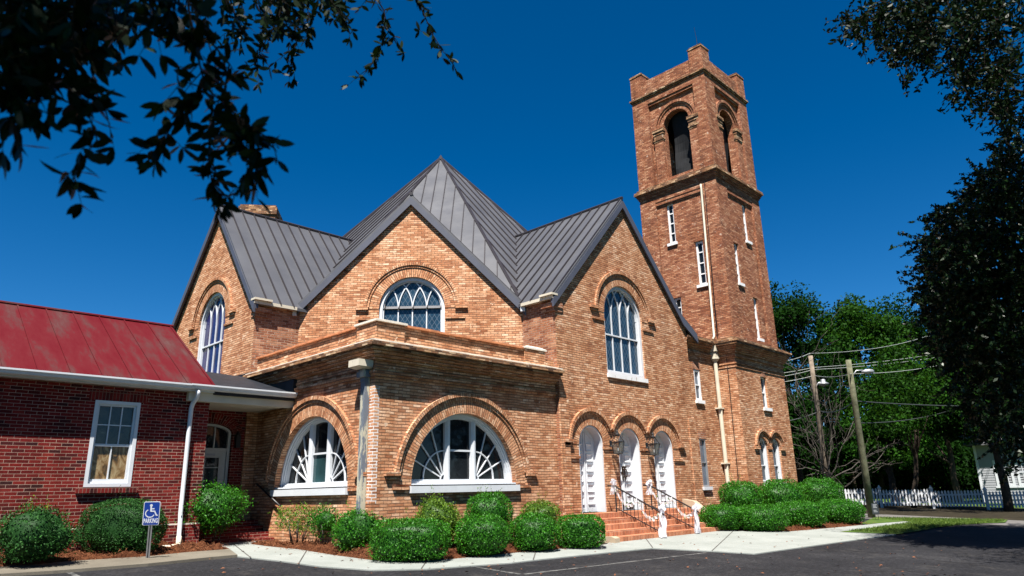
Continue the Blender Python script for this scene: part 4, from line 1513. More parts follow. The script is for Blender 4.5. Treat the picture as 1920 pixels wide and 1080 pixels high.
garland(r1[0], r1[1], 'leafy white garland looped along the left handrail', 5)
garland(r2[0], r2[1], 'leafy white garland looped along the right handrail', 6)

def lantern(x, z, lab):
    t = thing('wall_lantern', lab, 'lantern', (x, GY, z), 'lanterns between the church doors')
    y = GY-0.27
    fm = MB()
    b, m, tp = 0.085, 0.135, 0.05
    q = lambda r_, zz: [Vector((x+sx*r_, y+sy*r_, z+zz)) for sx, sy in ((-1, -1), (1, -1), (1, 1), (-1, 1))]
    B, Mi, T = q(b, -0.22), q(m, 0.12), q(tp, 0.30)
    for i in range(4):
        j = (i+1) % 4
        fm.tube([B[i], Mi[i]], 0.011, 6); fm.tube([Mi[i], T[i]], 0.010, 6)
        for L in (B, Mi, T):
            fm.tube([L[i], L[j]], 0.012, 6)
    fm.lathe((x, y, z+0.30), [(0.07, 0), (0.085, 0.03), (0.05, 0.06), (0.03, 0.10), (0.045, 0.12), (0.02, 0.16), (0, 0.2)], 10)
    fm.lathe((x, y, z-0.26), [(0, 0), (0.05, 0.02), (0.09, 0.04)], 8)
    fm.tube([(x, GY, z+0.05), (x, y+0.2, z-0.02), (x, y+0.08, z+0.12)], 0.016, 6)
    fm.box(x-0.06, x+0.06, GY-0.02, GY+0.01, z-0.12, z+0.18)
    fm.build('frame', M_BLACK, t)
    gm = MB()
    q2 = lambda r_, zz: [Vector((x+sx*r_, y+sy*r_, z+zz)) for sx, sy in ((-1, -1), (1, -1), (1, 1), (-1, 1))]
    gb, gm_ = q2(b-0.006, -0.21), q2(m-0.006, 0.115)
    for i in range(4):
        j = (i+1) % 4
        gm.face([gb[i], gb[j], gm_[j], gm_[i]])
    M = bpy.data.materials.get('lantern_glass') 
    gm.build('glass_panel', M or lanternglass(), t)
    MB().tube([(x, y, z-0.2), (x, y, z-0.05)], 0.014, 6).build('candle', M_WHITE, t)
def lanternglass():
    M = Mat('lantern_glass', 0.05, 0.5)
    tp = M.n('BsdfTransparent'); tp.inputs['Color'].default_value = (0.75, 0.76, 0.74, 1)
    mx = M.n('MixShader'); mx.inputs[0].default_value = 0.75
    M.b.inputs['Base Color'].default_value = (0.2, 0.2, 0.18, 1)
    M.l(M.b.outputs[0], mx.inputs[1]); M.l(tp.outputs[0], mx.inputs[2])
    M.l(mx.outputs[0], M.t.nodes['Material Output'].inputs['Surface'])
    return M.m
lantern(8.36, 2.50, 'black iron wall lantern between the left and middle church doors')
lantern(10.24, 2.50, 'black iron wall lantern between the middle and right church doors')

# ================================================================== RED BRICK ANNEX
annex = thing('brick_annex', 'low dark red brick building with a worn red metal roof and one white sash window', 'building', (-6, 4, 0.2))
AYF = 3.75
fA = Fr((0, AYF, 0), (0, -1, 0))
AXR = -2.06
aw = MB()
win = rect(-4.47, -3.57, 1.56, 3.34)
aw.poly(fA, rect(-13, AXR, -0.3, 3.7), [win]); aw.rim(fA, win[::-1], 0, -0.25)
aw.poly(Fr((AXR, 0, 0), (1, 0, 0)), rect(AYF, 5.6, -0.3, 3.75))
aw.face([(AXR, 3.75, 3.75), (AXR, 9.65, 3.75), (AXR, 6.7, 5.70)])
aw.box(-13, AXR-0.02, 9.3, 9.6, -0.3, 3.7)
aw.build('wall', M_RED, annex)
MB().fbox(fA, -13, AXR+0.03, -0.3, 0.735, -0.02, 0.055).build('plinth', M_RED, annex)
MB().fbox(fA, -13, AXR+0.03, 0.736, 0.765, -0.02, 0.048).build('plinth_cap', M_MORTARCAP, annex)
MB().fbox(fA, -4.60, -3.44, 1.44, 1.545, -0.05, 0.07).build('brick_sill', M_REDHEAD, annex)
MB().fbox(fA, -4.60, -3.44, 3.342, 3.56, -0.05, 0.006).build('jack_arch', M_REDHEAD, annex)
wm = MB()
o = rect(-4.47, -3.57, 1.56, 3.34)
l1 = rect(-4.40, -3.64, 1.63, 3.27); l2 = rect(-4.36, -3.68, 1.67, 3.23)
wm.frame(fA, o, l1, -0.14, 0.012); wm.frame(fA, l1, l2, -0.14, -0.03)
wm.fbox(fA, -4.36, -3.68, 2.39, 2.44, -0.13, -0.045)
for k in (1, 2):
    u = -4.36+0.68*k/3
    wm.fbox(fA, u-0.011, u+0.011, 2.44, 3.23, -0.12, -0.055)
wm.fbox(fA, -4.36, -3.68, 2.825, 2.847, -0.12, -0.057)
wm.fbox(fA, -4.031, -4.009, 1.67, 2.39, -0.12, -0.062)
wm.fbox(fA, -4.36, -3.68, 1.67, 1.72, -0.12, -0.058)
wn_ = wm.build('window', M_WHITE, annex)
MB().poly(fA, rect(-4.36, -3.68, 2.42, 3.23), d=-0.085).build('pane', M_MARBLED, wn_)
MB().poly(fA, rect(-4.36, -3.68, 1.67, 2.42), d=-0.10).build('pane', M_MARBLE, wn_)
# roof
def roofz(y):
    return 3.80+(y-3.42)*0.612
ar = MB()
pA = [(-13.4, 3.42, roofz(3.42)), (AXR-0.02, 3.42, roofz(3.42)), (AXR-0.02, 6.72, roofz(6.72)), (-13.4, 6.72, roofz(6.72))]
pB = [(-13.4, 6.72, roofz(6.72)), (AXR-0.02, 6.72, roofz(6.72)), (AXR-0.02, 10.0, 3.80), (-13.4, 10.0, 3.80)]
slab(ar, pA, 0.05); slab(ar, pB, 0.05)
aro = ar.build('roof', M_REDROOF, annex)
sm = MB()
seams(sm, pA, 0.585, 0.028, 0.022, off=0.2)
sm.tube([(-13.4, 6.72, roofz(6.72)+0.01), (AXR, 6.72, roofz(6.72)+0.01)], 0.05, 8)
sm.build('standing_seam', M_REDROOF, aro)
gt = MB()
def gutter(mb, x0, x1, y, z1):
    prof = [(y-0.02, z1), (y-0.02, z1-0.035), (y+0.005, z1-0.06), (y+0.02, z1-0.10), (y+0.075, z1-0.125), (y+0.13, z1-0.125), (y+0.13, z1)]
    for a, b in zip(prof, prof[1:]):
        mb.face([(x0, a[0], a[1]), (x0, b[0], b[1]), (x1, b[0], b[1]), (x1, a[0], a[1])])
    for x in (x0, x1):
        mb.face([(x, p[0], p[1]) for p in prof])
    mb.face([(x0, y-0.005, z1-0.02), (x1, y-0.005, z1-0.02), (x1, y+0.13, z1-0.02), (x0, y+0.13, z1-0.02)])
gutter(gt, -13.4, AXR-0.60, 3.36, 3.80)
gt.build('gutter', M_WHITE, annex)
MB().box(-13.4, AXR-0.02, 3.50, 3.54, 3.655, 3.75).box(-13.4, AXR+0.02, 3.54, 3.745, 3.66, 3.69).build('fascia', M_WHITE, annex)
ds = MB()
ux = -2.47
ds.tube([(ux-0.02, 3.43, 3.68), (ux, 3.44, 3.60), (ux, 3.50, 3.50), (ux-0.015, 3.66, 3.40), (ux-0.03, 3.685, 3.28), (ux-0.03, 3.66, 0.98), (ux-0.03, 3.63, 0.85), (ux-0.03, 3.61, 0.45), (ux-0.05, 3.55, 0.36)], 0.05, 10)
ds.build('downspout', M_WHITE, annex, True)
MB().tube([(ux-0.04, 3.58, 0.50), (ux-0.06, 3.52, 0.33), (ux-0.13, 3.46, 0.30), (ux-0.62, 3.40, 0.285)], 0.055, 10).build('drain_pipe', M_CREAM, annex, True)
# entrance recess with its flat canopy
MB().box(AXR-0.55, 0.0, 3.60, 3.75, 3.45, 3.70).box(AXR+0.01, -0.02, 3.76, 5.54, 3.50, 3.55).build('canopy_fascia', M_CREAM, annex)
gt = MB(); gutter(gt, AXR-0.59, -0.03, 3.37, 3.81); gt.build('gutter', M_WHITE, annex)
mm = MB()
mm.face([(AXR-0.02, 3.44, 3.80), (-0.14, 3.44, 3.80), (-0.14, 5.80, 4.48), (AXR-0.02, 5.9, 4.58)])
mm.face([(AXR-0.02, 5.9, 4.58), (-0.14, 5.80, 4.48), (-0.12, 8.3, 4.66), (AXR-0.02, 8.3, 5.0)])
mm.box(AXR, -0.02, 3.5, 5.6, 3.62, 3.75)
mm.fbox(fW, -5.86, -3.48, 3.78, 4.16, 0.002, 0.10)
mm.face([(-0.115, 5.86, 4.45), (-0.115, 8.3, 4.5), (-0.115, 8.3, 4.72), (-0.115, 5.86, 4.66)])
mm.build('canopy_roof', M_FLASH, annex)
YB = 5.55
fB = Fr((0, YB, 0), (0, -1, 0))
seg = [(-1.86, 0.74), (-0.64, 0.74)]
sa = [(-1.25+0.61*math.cos(R(a)), 2.92+0.24*math.sin(R(a))) for a in range(0, 181, 10)]
dop = seg+sa
rb = MB(); rb.poly(fB, rect(AXR, -0.32, -0.3, 3.7), [dop]); rb.rim(fB, dop[::-1], 0, -0.25)
rb.build('entrance_wall', M_RED, annex)
MB().fbox(fB, -0.319, 0.1, -0.3, 3.7, -0.3, 0.05).build('return_pier', M_TAN, church)
hm = MB()
for i in range(18):
    a0, a1 = 0+i*10, 10+i*10
    def q(r_, a):
        return (-1.25+(0.61+r_)*math.cos(R(a)), 2.92+(0.24+r_)*math.sin(R(a)))
    uv = [(0, a0*0.012), (0.2, a0*0.012), (0.2, a1*0.012), (0, a1*0.012)]
    hm.face([fB.P(*q(0.01, a0), 0.012), fB.P(*q(0.26, a0), 0.012), fB.P(*q(0.26, a1), 0.012), fB.P(*q(0.01, a1), 0.012)], uv)
hm.build('segmental_arch', M_RED, annex)
M_GREYW = plain('greyed_white_paint', (0.42, 0.42, 0.40), 0.5, 0.3, 0.1)
dm = MB()
inn = [(-1.79, 0.745), (-0.71, 0.745)]+[(-1.25+0.54*math.cos(R(a)), 2.92+0.18*math.sin(R(a))) for a in range(0, 181, 10)]
dm.frame(fB, dop, inn, -0.26, -0.10)
dm.fbox(fB, -1.79, -0.71, 2.46, 2.54, -0.24, -0.12)
dm.fbox(fB, -1.79, -1.62, 0.745, 2.46, -0.22, -0.15); dm.fbox(fB, -0.88, -0.71, 0.745, 2.46, -0.22, -0.15)
dm.fbox(fB, -1.62, -0.88, 2.30, 2.46, -0.22, -0.151); dm.fbox(fB, -1.62, -0.88, 0.745, 1.15, -0.22, -0.151)
for u in (-1.45, -1.05):
    dm.fbox(fB, u-0.015, u+0.015, 2.54, 3.08, -0.21, -0.152)
dm.fbox(fB, -1.262, -1.238, 1.15, 2.30, -0.21, -0.155)
for z in (1.42, 2.05):
    dm.fbox(fB, -1.62, -0.88, z-0.012, z+0.012, -0.21, -0.157)
dd = dm.build('door', M_GREYW, annex)
MB().poly(fB, inn, d=-0.19).build('pane', M_GLASS, dd)
MB().fbox(fB, -1.36, -1.02, 2.345, 2.40, -0.15, -0.10).build('door_closer', M_GALV, dd)
wl = MB(); wl.fbox(fB, -0.58, -0.46, 2.55, 2.85, 0.0, 0.12).lathe(fB.P(-0.52, 2.85, 0.06), [(0.09, 0), (0.02, 0.12), (0, 0.14)], 8)
wl.build('wall_lamp', M_BLACK, annex)
for k in range(4):
    z0 = 0.18+0.135*k
    MB().box(AXR+0.005, -0.005, 4.10+0.31*k, 4.10+0.31*(k+1)+0.02 if k < 3 else YB-0.002, -0.3 if k == 0 else z0-0.02, z0+0.14).build('entry_step', M_RED if k != 0 else M_RED, annex)
hr = MB()
hr.tube([fW.P(-5.1, 1.62, 0.09), fW.P(-3.75, 1.06, 0.09)], 0.026, 8)
for (u, z) in ((-4.85, 1.50), (-3.95, 1.13)):
    hr.tube([fW.P(u, z, 0.09), fW.P(u, z-0.06, 0.0)], 0.012, 6)
hr = hr.build('handrail', M_BLACK, None, True)
tag(hr, 'black wall-mounted handrail in the shaded entry recess', 'handrail')

# ================================================================== GROUND
def sheet(name, pxs, mat, dz, pts=None, rim=0.0):
    P = pts if pts is not None else [onG(*q)[:2] for q in pxs]
    P = [(p[0], p[1]) for p in P]
    tris = tessellate_polygon([[Vector((p[0], p[1], 0)) for p in P]])
    mb = MB()
    def q(i, d=dz):
        return (P[i][0], P[i][1], G(*P[i])+d)
    for t in tris:
        a, b, c = (P[k] for k in t)
        ar = (b[0]-a[0])*(c[1]-a[1])-(b[1]-a[1])*(c[0]-a[0])
        if abs(ar) < 1e-9:
            continue
        mb.face([q(k) for k in (t if ar > 0 else (t[0], t[2], t[1]))])
    if rim:
        n = len(P)
        for i in range(n):
            j = (i+1) % n
            mb.face([q(i, dz-rim), q(j, dz-rim), q(j), q(i)])
    o = mb.build(name, mat)
    structure(o)
    return o
gm = MB()
xs = [-600, -200, -80, -40, -20, 0, 20, 40, 80, 200, 600, 1500]; ys = [-800, -300, -100, -40, -18, -9, 0, 9, 20, 60, 150, 400, 1000]
for i in range(len(xs)-1):
    for j in range(len(ys)-1):
        q = [(xs[i], ys[j]), (xs[i+1], ys[j]), (xs[i+1], ys[j+1]), (xs[i], ys[j+1])]
        gm.face([(x, y, G(x, y)-0.035) for x, y in q])
structure(gm.build('ground', M_LAWN))
sheet('parking_lot', None, M_ASPH, 0.0, pts=[(-30, -18), (21.1, -18), (21.1, -9.5), (21.1, 3.6), (-30, 3.6)])
rm = MB()
for (y0, y1) in ((-120, -18), (-18, 9), (9, 160)):
    rm.face([(21.1, y0, G(0, y0)+0.006), (24.6, y0, G(0, y0)+0.006), (24.6, y1, G(0, y1)+0.006), (21.1, y1, G(0, y1)+0.006)])
structure(rm.build('road', M_ROAD))
M_SOILSHADE = plain('soil_painted_shade', (0.022, 0.018, 0.011), 0.95, 0.1, 0.5, 2.0, 0.6)  # dark verge soil, with the trees' shade put into its colour
vm = MB()
for (y0, y1) in ((-40, -18), (-18, 9), (9, 60)):
    vm.face([(24.6, y0, G(0, y0)-0.01), (33.5, y0, G(0, y0)-0.01), (40.5, y1, G(0, y1)-0.01), (24.6, y1, G(0, y1)-0.01)])
structure(vm.build('verge', M_SOILSHADE))
KIN = [(-160, 1088), (-60, 1074), (0, 1068), (60, 1064), (150, 1056), (277, 1048), (350, 1040), (430, 1034)]
KOUT = [(445, 1045), (400, 1049), (277, 1062), (100, 1076), (0, 1082), (-160, 1104)]
sheet('kerb', KIN+KOUT, M_CURB, 0.05, rim=0.06)
MUL = [(470, 1022), (500, 1026), (560, 1032), (620, 1042), (700, 1053), (780, 1055), (850, 1050), (900, 1045), (1000, 1035), (1060, 1030), (1138, 1022)]
WOUT = [(445, 1045), (520, 1053), (600, 1064), (700, 1071), (800, 1069), (960, 1057), (1020, 1050), (1146, 1037), (1224, 1029.5), (1335, 1035), (1415, 1040), (1680, 1003)]
RM = [(1380, 997), (1480, 998), (1560, 991), (1633, 984)]
sheet('sidewalk', [(430, 1034)]+WOUT+[(1570, 999), (1712, 980), (1700, 977)]+RM[::-1]+[(1365, 993), (1148, 1015)]+MUL[::-1]+[(500, 1008), (395, 1020)], M_CONC, 0.022, rim=0.03)
# expansion joints in the walk
jm = MB()
for (a, b) in (((560, 1059), (575, 1034)), ((790, 1069), (800, 1054)), ((1000, 1052), (1005, 1035)), ((1224, 1029), (1210, 1010)), ((1335, 1035), (1375, 997)), ((470, 1048), (430, 1016))):
    p, q = onG(*a), onG(*b)
    d = (q-p).normalized(); s_ = Vector((-d.y, d.x, 0))*0.012
    jm.face([(v.x, v.y, G(v.x, v.y)+0.026) for v in (p-s_, p+s_, q+s_, q-s_)])
structure(jm.build('sidewalk_joint', plain('dark_joint', (0.07, 0.065, 0.06), 0.95, 0.1, 0.4, 4)))
sheet('grass_strip', [(1574, 999), (1680, 1003.5), (1720, 998), (1760, 990), (1800, 984), (1885, 981), (1890, 976), (1640, 971), (1610, 985.5), (1700, 978.5), (1712, 981)], M_LAWN, 0.03)
# parking lines
def pline(pts, wd=0.09):
    P = [onG(*q) for q in pts]
    mb = MB()
    for a, b in zip(P, P[1:]):
        d = (b-a); d.z = 0; d.normalize(); s_ = Vector((-d.y, d.x, 0))*wd/2
        mb.face([(v.x, v.y, G(v.x, v.y)+0.004) for v in (a-s_, b-s_, b+s_, a+s_)])
    structure(mb.build('parking_line', M_LINE))
pline([(983, 1077), (1325, 1036.5)])
pline([(895, 1064), (975, 1077)])
pline([(128, 1073), (175, 1095)])

def bed(name, outer, inner, zin, bump=0.035, n=60, m=12, seed=0):
    """raised bed of pine straw between its kerb edge and the wall"""
    rs = np.random.default_rng(seed)
    def res(pts, n):
        pts = [Vector((p[0], p[1], 0)) for p in pts]
        L = [0]
        for a, b in zip(pts, pts[1:]):
            L.append(L[-1]+(b-a).length)
        out = []
        for k in range(n+1):
            s_ = L[-1]*k/n
            i = max(j for j in range(len(L)-1) if L[j] <= s_+1e-9)
            f = (s_-L[i])/max(1e-9, L[i+1]-L[i])
            out.append(pts[i].lerp(pts[i+1], min(1, f)))
        return out
    A, B = res(outer, n), res(inner, n)
    mb = MB(); ht = {}
    def pt(i, j):
        if (i, j) not in ht:
            f = j/m
            p = A[i].lerp(B[i], f)
            z0 = G(p.x, p.y)
            z = z0+0.035+(zin-z0-0.035)*min(1, f*1.3) if zin > z0 else z0+0.035
            if 0 < j < m:
                z += bump*rs.normal()+0.03*math.sin(p.x*3.1)*math.sin(p.y*2.7)
            if j == 0:
                z = z0+0.012
            ht[(i, j)] = (p.x, p.y, z)
        return ht[(i, j)]
    for i in range(n):
        for j in range(m):
            mb.face([pt(i, j), pt(i+1, j), pt(i+1, j+1), pt(i, j+1)])
    structure(mb.build(name, M_MULCH))
    vals = np.array(list(ht.values()))
    k = rs.integers(0, len(vals), 3500)
    C = vals[k]+np.stack([rs.normal(size=3500)*0.12, rs.normal(size=3500)*0.12, rs.uniform(0.0, 0.03, 3500)], 1)
    d = rs.normal(size=(3500, 3)); d[:, 2] *= 0.25
    o = leaf_object('pine_straw', C, rs.uniform(0.08, 0.18, 3500), M_NEEDLE, None, 0.07, d, np.array([[0, 0, 1.0]])+rs.normal(size=(3500, 3))*0.2)
    o['kind'] = 'stuff'
bed('mulch_bed', [onG(*q) for q in MUL], [(-0.02, 4.05), (-0.02, 1.5), (-0.02, -0.02), (2.0, -0.02), (4.0, -0.02), (5.76, -0.02)], 0.24, seed=1)
bed('mulch_bed', [onG(*q) for q in KIN[:-1]+[(432, 1031)]], [(-13, 3.68), (-6, 3.68), (-4, 3.68), (AXR-0.27, 3.68)], 0.34, seed=2)
bed('mulch_bed', [onG(*q) for q in [(1379, 996)]+RM[1:]], [(12.24, -0.13), (15.5, 0.05), (15.6, -0.78), (22, -0.9)], 0.05, seed=3)
# grass blades on the strip
gp = []
pa = [onG(*q) for q in ((1590, 998), (1680, 1002), (1760, 990), (1880, 980), (1885, 976), (1640, 972), (1712, 981))]
xmn, xmx = min(p.x for p in pa), max(p.x for p in pa); ymn, ymx = min(p.y for p in pa), max(p.y for p in pa)
poly = [(p.x, p.y) for p in pa]
def inside(x, y, P):
    c = False
    for i in range(len(P)):
        (x1, y1), (x2, y2) = P[i], P[i-1]
        if (y1 > y) != (y2 > y) and x < (x2-x1)*(y-y1)/(y2-y1)+x1:
            c = not c
    return c
while len(gp) < 9000:
    x, y = rng.uniform(xmn, xmx), rng.uniform(ymn, ymx)
    if inside(x, y, poly):
        gp.append((x, y, G(x, y)+0.055))
gd = rng.normal(size=(len(gp), 3))*0.35+np.array([0, 0, 1.0])
M_GRASS = leafmat('grass_blades', (0.030, 0.070, 0.008), (0.085, 0.13, 0.018), rough=0.6, spec=0.2, trans=0.2, tcol=(0.10, 0.16, 0.02))
go = leaf_object('grass', gp, rng.uniform(0.05, 0.11, len(gp)), M_GRASS, None, 0.16, gd)
go['kind'] = 'stuff'

# fallen leaves on the pavement
lp_ = []
while len(lp_) < 240:
    q = onG(rng.uniform(380, 1800), rng.uniform(1000, 1080), 0.03)
    if -14 < q.y < 3.2 and q.x < 20:
        lp_.append(tuple(q))
ll = leaf_object('leaf_litter', lp_, rng.uniform(0.04, 0.09, len(lp_)), M_NEEDLE, None, 0.5, rng.normal(size=(len(lp_), 3))*np.array([1, 1, 0.1]), np.array([[0, 0, 1.0]])+rng.normal(size=(len(lp_), 3))*0.3)
ll['kind'] = 'stuff'

# ================================================================== SHRUBS
HROT = math.atan2(_r.y, _r.x)
FH = Vector((FW.x, FW.y, 0)).normalized()
def sh(label, x0, x1, yt, yb=None, plane=None, ratio=0.9, dz=0.06, rot=None, **k):
    xc = (x0+x1)/2
    if plane is not None:
        P = onax(xc, yt, plane[0], plane[1])
        base = Vector((P.x, P.y, G(P.x, P.y)+dz+0.10))
        dep = (P-CAM).dot(FW)
        hx = (x1-x0)/2*dep/FPX
        hy = hx*ratio
        top = at(xc, yt, dep).z
    else:
        P = onG(xc, yb, dz)
        dep = (P-CAM).dot(FW)
        hx = (x1-x0)/2*dep/FPX
        hy = hx*ratio
        c = P+FH*hy*0.85
        base = Vector((c.x, c.y, G(c.x, c.y)+dz))
        d2 = (base-CAM).dot(FW)
        hx = (x1-x0)/2*d2/FPX
        top = at(xc, yt, d2-0.0).z
    lift = k.pop('lift', 0.0)
    hz = max(0.2, (top-base.z-lift)/2)
    return shrub(label, tuple(base), (hx*0.97, hy, hz), rot=HROT if rot is None else rot, lift=lift, **k)

# church front bed
sh('loose yellow-green shrub with bare stems showing, beside the recessed entry', 500, 592, 948, 1020, dz=0.1, e=2.2, mat=M_BUSHY, dens=420, amp=0.16, loose=0.22, shrink=0.0, stems=7, lift=0.22, leaf=0.05, seed=11)
sh('leafy green shrub between the yellow-green shrub and the corner shrub', 568, 640, 946, 1024, dz=0.1, e=2.2, mat=M_BUSH, dens=650, amp=0.13, loose=0.14, shrink=0.6, stems=5, lift=0.15, leaf=0.05, seed=12)
sh('full green shrub at the porch corner below the downspout', 612, 712, 956, 1036, dz=0.08, e=2.4, amp=0.10, loose=0.09, leaf=0.048, seed=13, dens=1000)
sh('largest square-clipped green shrub, at the front corner of the church bed', 688, 834, 974, 1056, dz=0.03, e=4.0, amp=0.045, loose=0.05, ratio=0.8, seed=14, dens=1300)
sh('pale green shrub behind, left under the wide half-round window', 780, 864, 934, plane=(1, -0.75), e=2.3, amp=0.10, loose=0.10, mat=M_BUSHY, matb=M_BUSHY, leaf=0.05, seed=15, dens=900)
sh('rounded green shrub in front, below the middle of the wide window', 848, 956, 966, 1046, dz=0.03, e=2.7, amp=0.05, loose=0.05, seed=16, dens=1300)
sh('dark green shrub with thin sprigs rising from its top, against the porch wall', 872, 960, 925, plane=(1, -0.7), e=2.8, amp=0.06, loose=0.05, sprigs=7, seed=17, dens=1200)
sh('rounded green shrub right of the wide window, second from the steps', 956, 1051, 964, 1036, dz=0.03, e=2.9, amp=0.05, loose=0.05, seed=18, dens=1300)
sh('small pale green shrub tucked behind, at the porch wall end', 978, 1046, 938, plane=(1, -0.65), e=2.3, amp=0.09, loose=0.09, mat=M_BUSHY, leaf=0.048, seed=19, dens=900)
sh('square-clipped green shrub touching the left cheek of the church steps', 1049, 1139, 966, 1030, dz=0.03, e=3.8, amp=0.04, loose=0.04, seed=20, dens=1400)
# right of the steps
gR = 'clipped shrubs right of the church steps'
sh('taller rounded shrub under the cream downspout, left of the back row', 1346, 1424, 903, plane=(1, -1.5), e=2.6, amp=0.06, loose=0.06, seed=21, dens=900, leaf=0.055, group=gR)
sh('taller rounded shrub under the twin arched tower windows', 1418, 1500, 899, plane=(1, -1.9), e=2.6, amp=0.07, loose=0.06, seed=22, dens=900, leaf=0.055, group=gR)
sh('taller rounded shrub at the far tower corner, end of the back row', 1492, 1576, 896, plane=(1, -1.7), e=2.6, amp=0.07, loose=0.06, seed=23, dens=900, leaf=0.055, group=gR)
sh('low clipped shrub touching the right cheek of the church steps', 1324, 1404, 946, 996, dz=0.03, e=3.0, amp=0.05, loose=0.05, seed=24, dens=1100, leaf=0.05, group=gR)
sh('low boxy clipped shrub, foremost of the front row beside the walk', 1396, 1488, 946, 998, dz=0.02, e=3.4, amp=0.05, loose=0.05, seed=25, dens=1200, leaf=0.05, group=gR)
sh('low clipped shrub, middle of the front row along the walk', 1470, 1560, 940, 991, dz=0.02, e=3.2, amp=0.05, loose=0.05, seed=26, dens=1100, leaf=0.055, group=gR)
sh('low clipped shrub at the far end of the front row, near the pole', 1546, 1633, 937, 985, dz=0.02, e=3.2, amp=0.05, loose=0.05, seed=27, dens=1100, leaf=0.055, group=gR)
# in front of the annex
sh('dark ragged shrub with an upright tuft, at the left edge by the red wall', -45, 92, 958, 1062, dz=0.1, e=2.2, mat=M_BUSHD, amp=0.16, loose=0.13, sprigs=6, seed=28, leaf=0.05, dens=900)
sh('big smooth round-clipped dark hedge below the annex window', 122, 280, 936, 1049, ratio=0.60, dz=0.0, e=2.5, mat=M_BUSHD, amp=0.035, loose=0.035, seed=29, leaf=0.035, dens=2200)
sh('leafy bright green shrub on bare stems, over the white drain pipe', 300, 436, 907, 1022, dz=0.08, e=2.2, amp=0.12, loose=0.16, shrink=0.72, stems=4, lift=0.30, seed=30, leaf=0.055, dens=800)

# ================================================================== PARKING SIGN
p0 = onG(277, 1046, 0.05)
dsg = (p0-CAM).dot(FW)
ptop = at(286.5, 940, dsg)
sg = thing('parking_sign', 'blue and white accessible parking sign on a leaning steel post', 'sign', tuple(p0))
hgt = ptop.z-p0.z
upv = (ptop-p0).normalized()
mb = MB()
a = p0-upv*0.1; b = ptop-upv*0.05
rh_ = Vector((_r.x, _r.y, 0)).normalized()
rh_ = (Matrix.Rotation(R(6), 3, 'Z') @ rh_)
fd = rh_.cross(upv).normalized()
for (u0, u1, d0, d1) in ((-0.035, -0.012, 0, 0.012), (0.012, 0.035, 0, 0.012), (-0.015, 0.015, -0.028, -0.016), (-0.017, -0.011, -0.028, 0.01), (0.011, 0.017, -0.028, 0.01)):
    q = [p0+rh_*u+fd*d for u, d in ((u0, d1), (u1, d1), (u1, d0), (u0, d0))]
    q2 = [v+upv*(hgt-0.04) for v in q]
    q = [v-upv*0.15 for v in q]
    mb.face(q2)
    for i in range(4):
        j = (i+1) % 4
        mb.face([q[i], q[j], q2[j], q2[i]])
mb.build('post', M_GALV, sg)
SW, SHT = 0.305, 0.457
class F3:
    def P(s, u, z, d=0.0):
        return ptop - upv*SHT + rh_*u + upv*z + fd*(0.016+d)
f3 = F3()
def rrect(u0, u1, z0, z1, r_):
    pts = []
    for (cx, cz, a0) in ((u1-r_, z0+r_, -90), (u1-r_, z1-r_, 0), (u0+r_, z1-r_, 90), (u0+r_, z0+r_, 180)):
        for k in range(5):
            a = R(a0+k*22.5)
            pts.append((cx+r_*math.cos(a), cz+r_*math.sin(a)))
    return pts
o = rrect(-SW/2, SW/2, 0, SHT, 0.03)
mb = MB(); mb.poly(f3, o, d=0.0); mb.rim(f3, o, -0.004, 0.0); mb.poly(f3, o[::-1], d=-0.004)
pn = mb.build('panel', M_SWHITE, sg)
MB().poly(f3, rrect(-SW/2+0.012, SW/2-0.012, 0.012, SHT-0.012, 0.022), d=0.002).build('blue_field', M_BLUE, pn)
s3 = MB()
D0, D1 = 0.0025, 0.004
s3.poly(f3, [(-0.012+0.026*math.cos(R(a)), 0.385+0.026*math.sin(R(a))) for a in range(0, 360, 24)], d=D1)
s3.bar(f3, [(-0.012, 0.365), (-0.010, 0.268)], 0.030, D0, D1+0.0002)
s3.bar(f3, [(-0.012, 0.318), (0.052, 0.318)], 0.020, D0, D1+0.0004)
s3.bar(f3, [(-0.016, 0.272), (0.058, 0.270), (0.098, 0.188), (0.122, 0.196)], 0.024, D0, D1+0.0006)
arcp = [(-0.024+0.082*math.cos(R(a)), 0.232+0.076*math.sin(R(a))) for a in range(118, 348, 10)]
s3.bar(f3, arcp, 0.018, D0, D1+0.0008)
s3.build('wheelchair_symbol', M_SWHITE, pn)
tc = bpy.data.curves.new('lettering', 'FONT')
tc.body = 'PARKING'; tc.size = 0.118; tc.align_x = 'CENTER'; tc.extrude = 0.0008; tc.space_character = 1.05; tc.offset = 0.0035
to = bpy.data.objects.new('lettering', tc)
tc.materials.append(M_SWHITE)
nrm = fd
o_ = f3.P(0, 0.048, 0.003)
TM = Matrix(((rh_.x*0.52, upv.x, nrm.x, o_.x), (rh_.y*0.52, upv.y, nrm.y, o_.y), (rh_.z*0.52, upv.z, nrm.z, o_.z), (0, 0, 0, 1)))
COL.objects.link(to)
bpy.context.view_layer.update()
lme = bpy.data.meshes.new_from_object(to.evaluated_get(bpy.context.evaluated_depsgraph_get()))
lme.transform(TM)
bpy.data.objects.remove(to)
lme.materials.clear(); lme.materials.append(M_SWHITE)
link(bpy.data.objects.new('lettering', lme), pn)

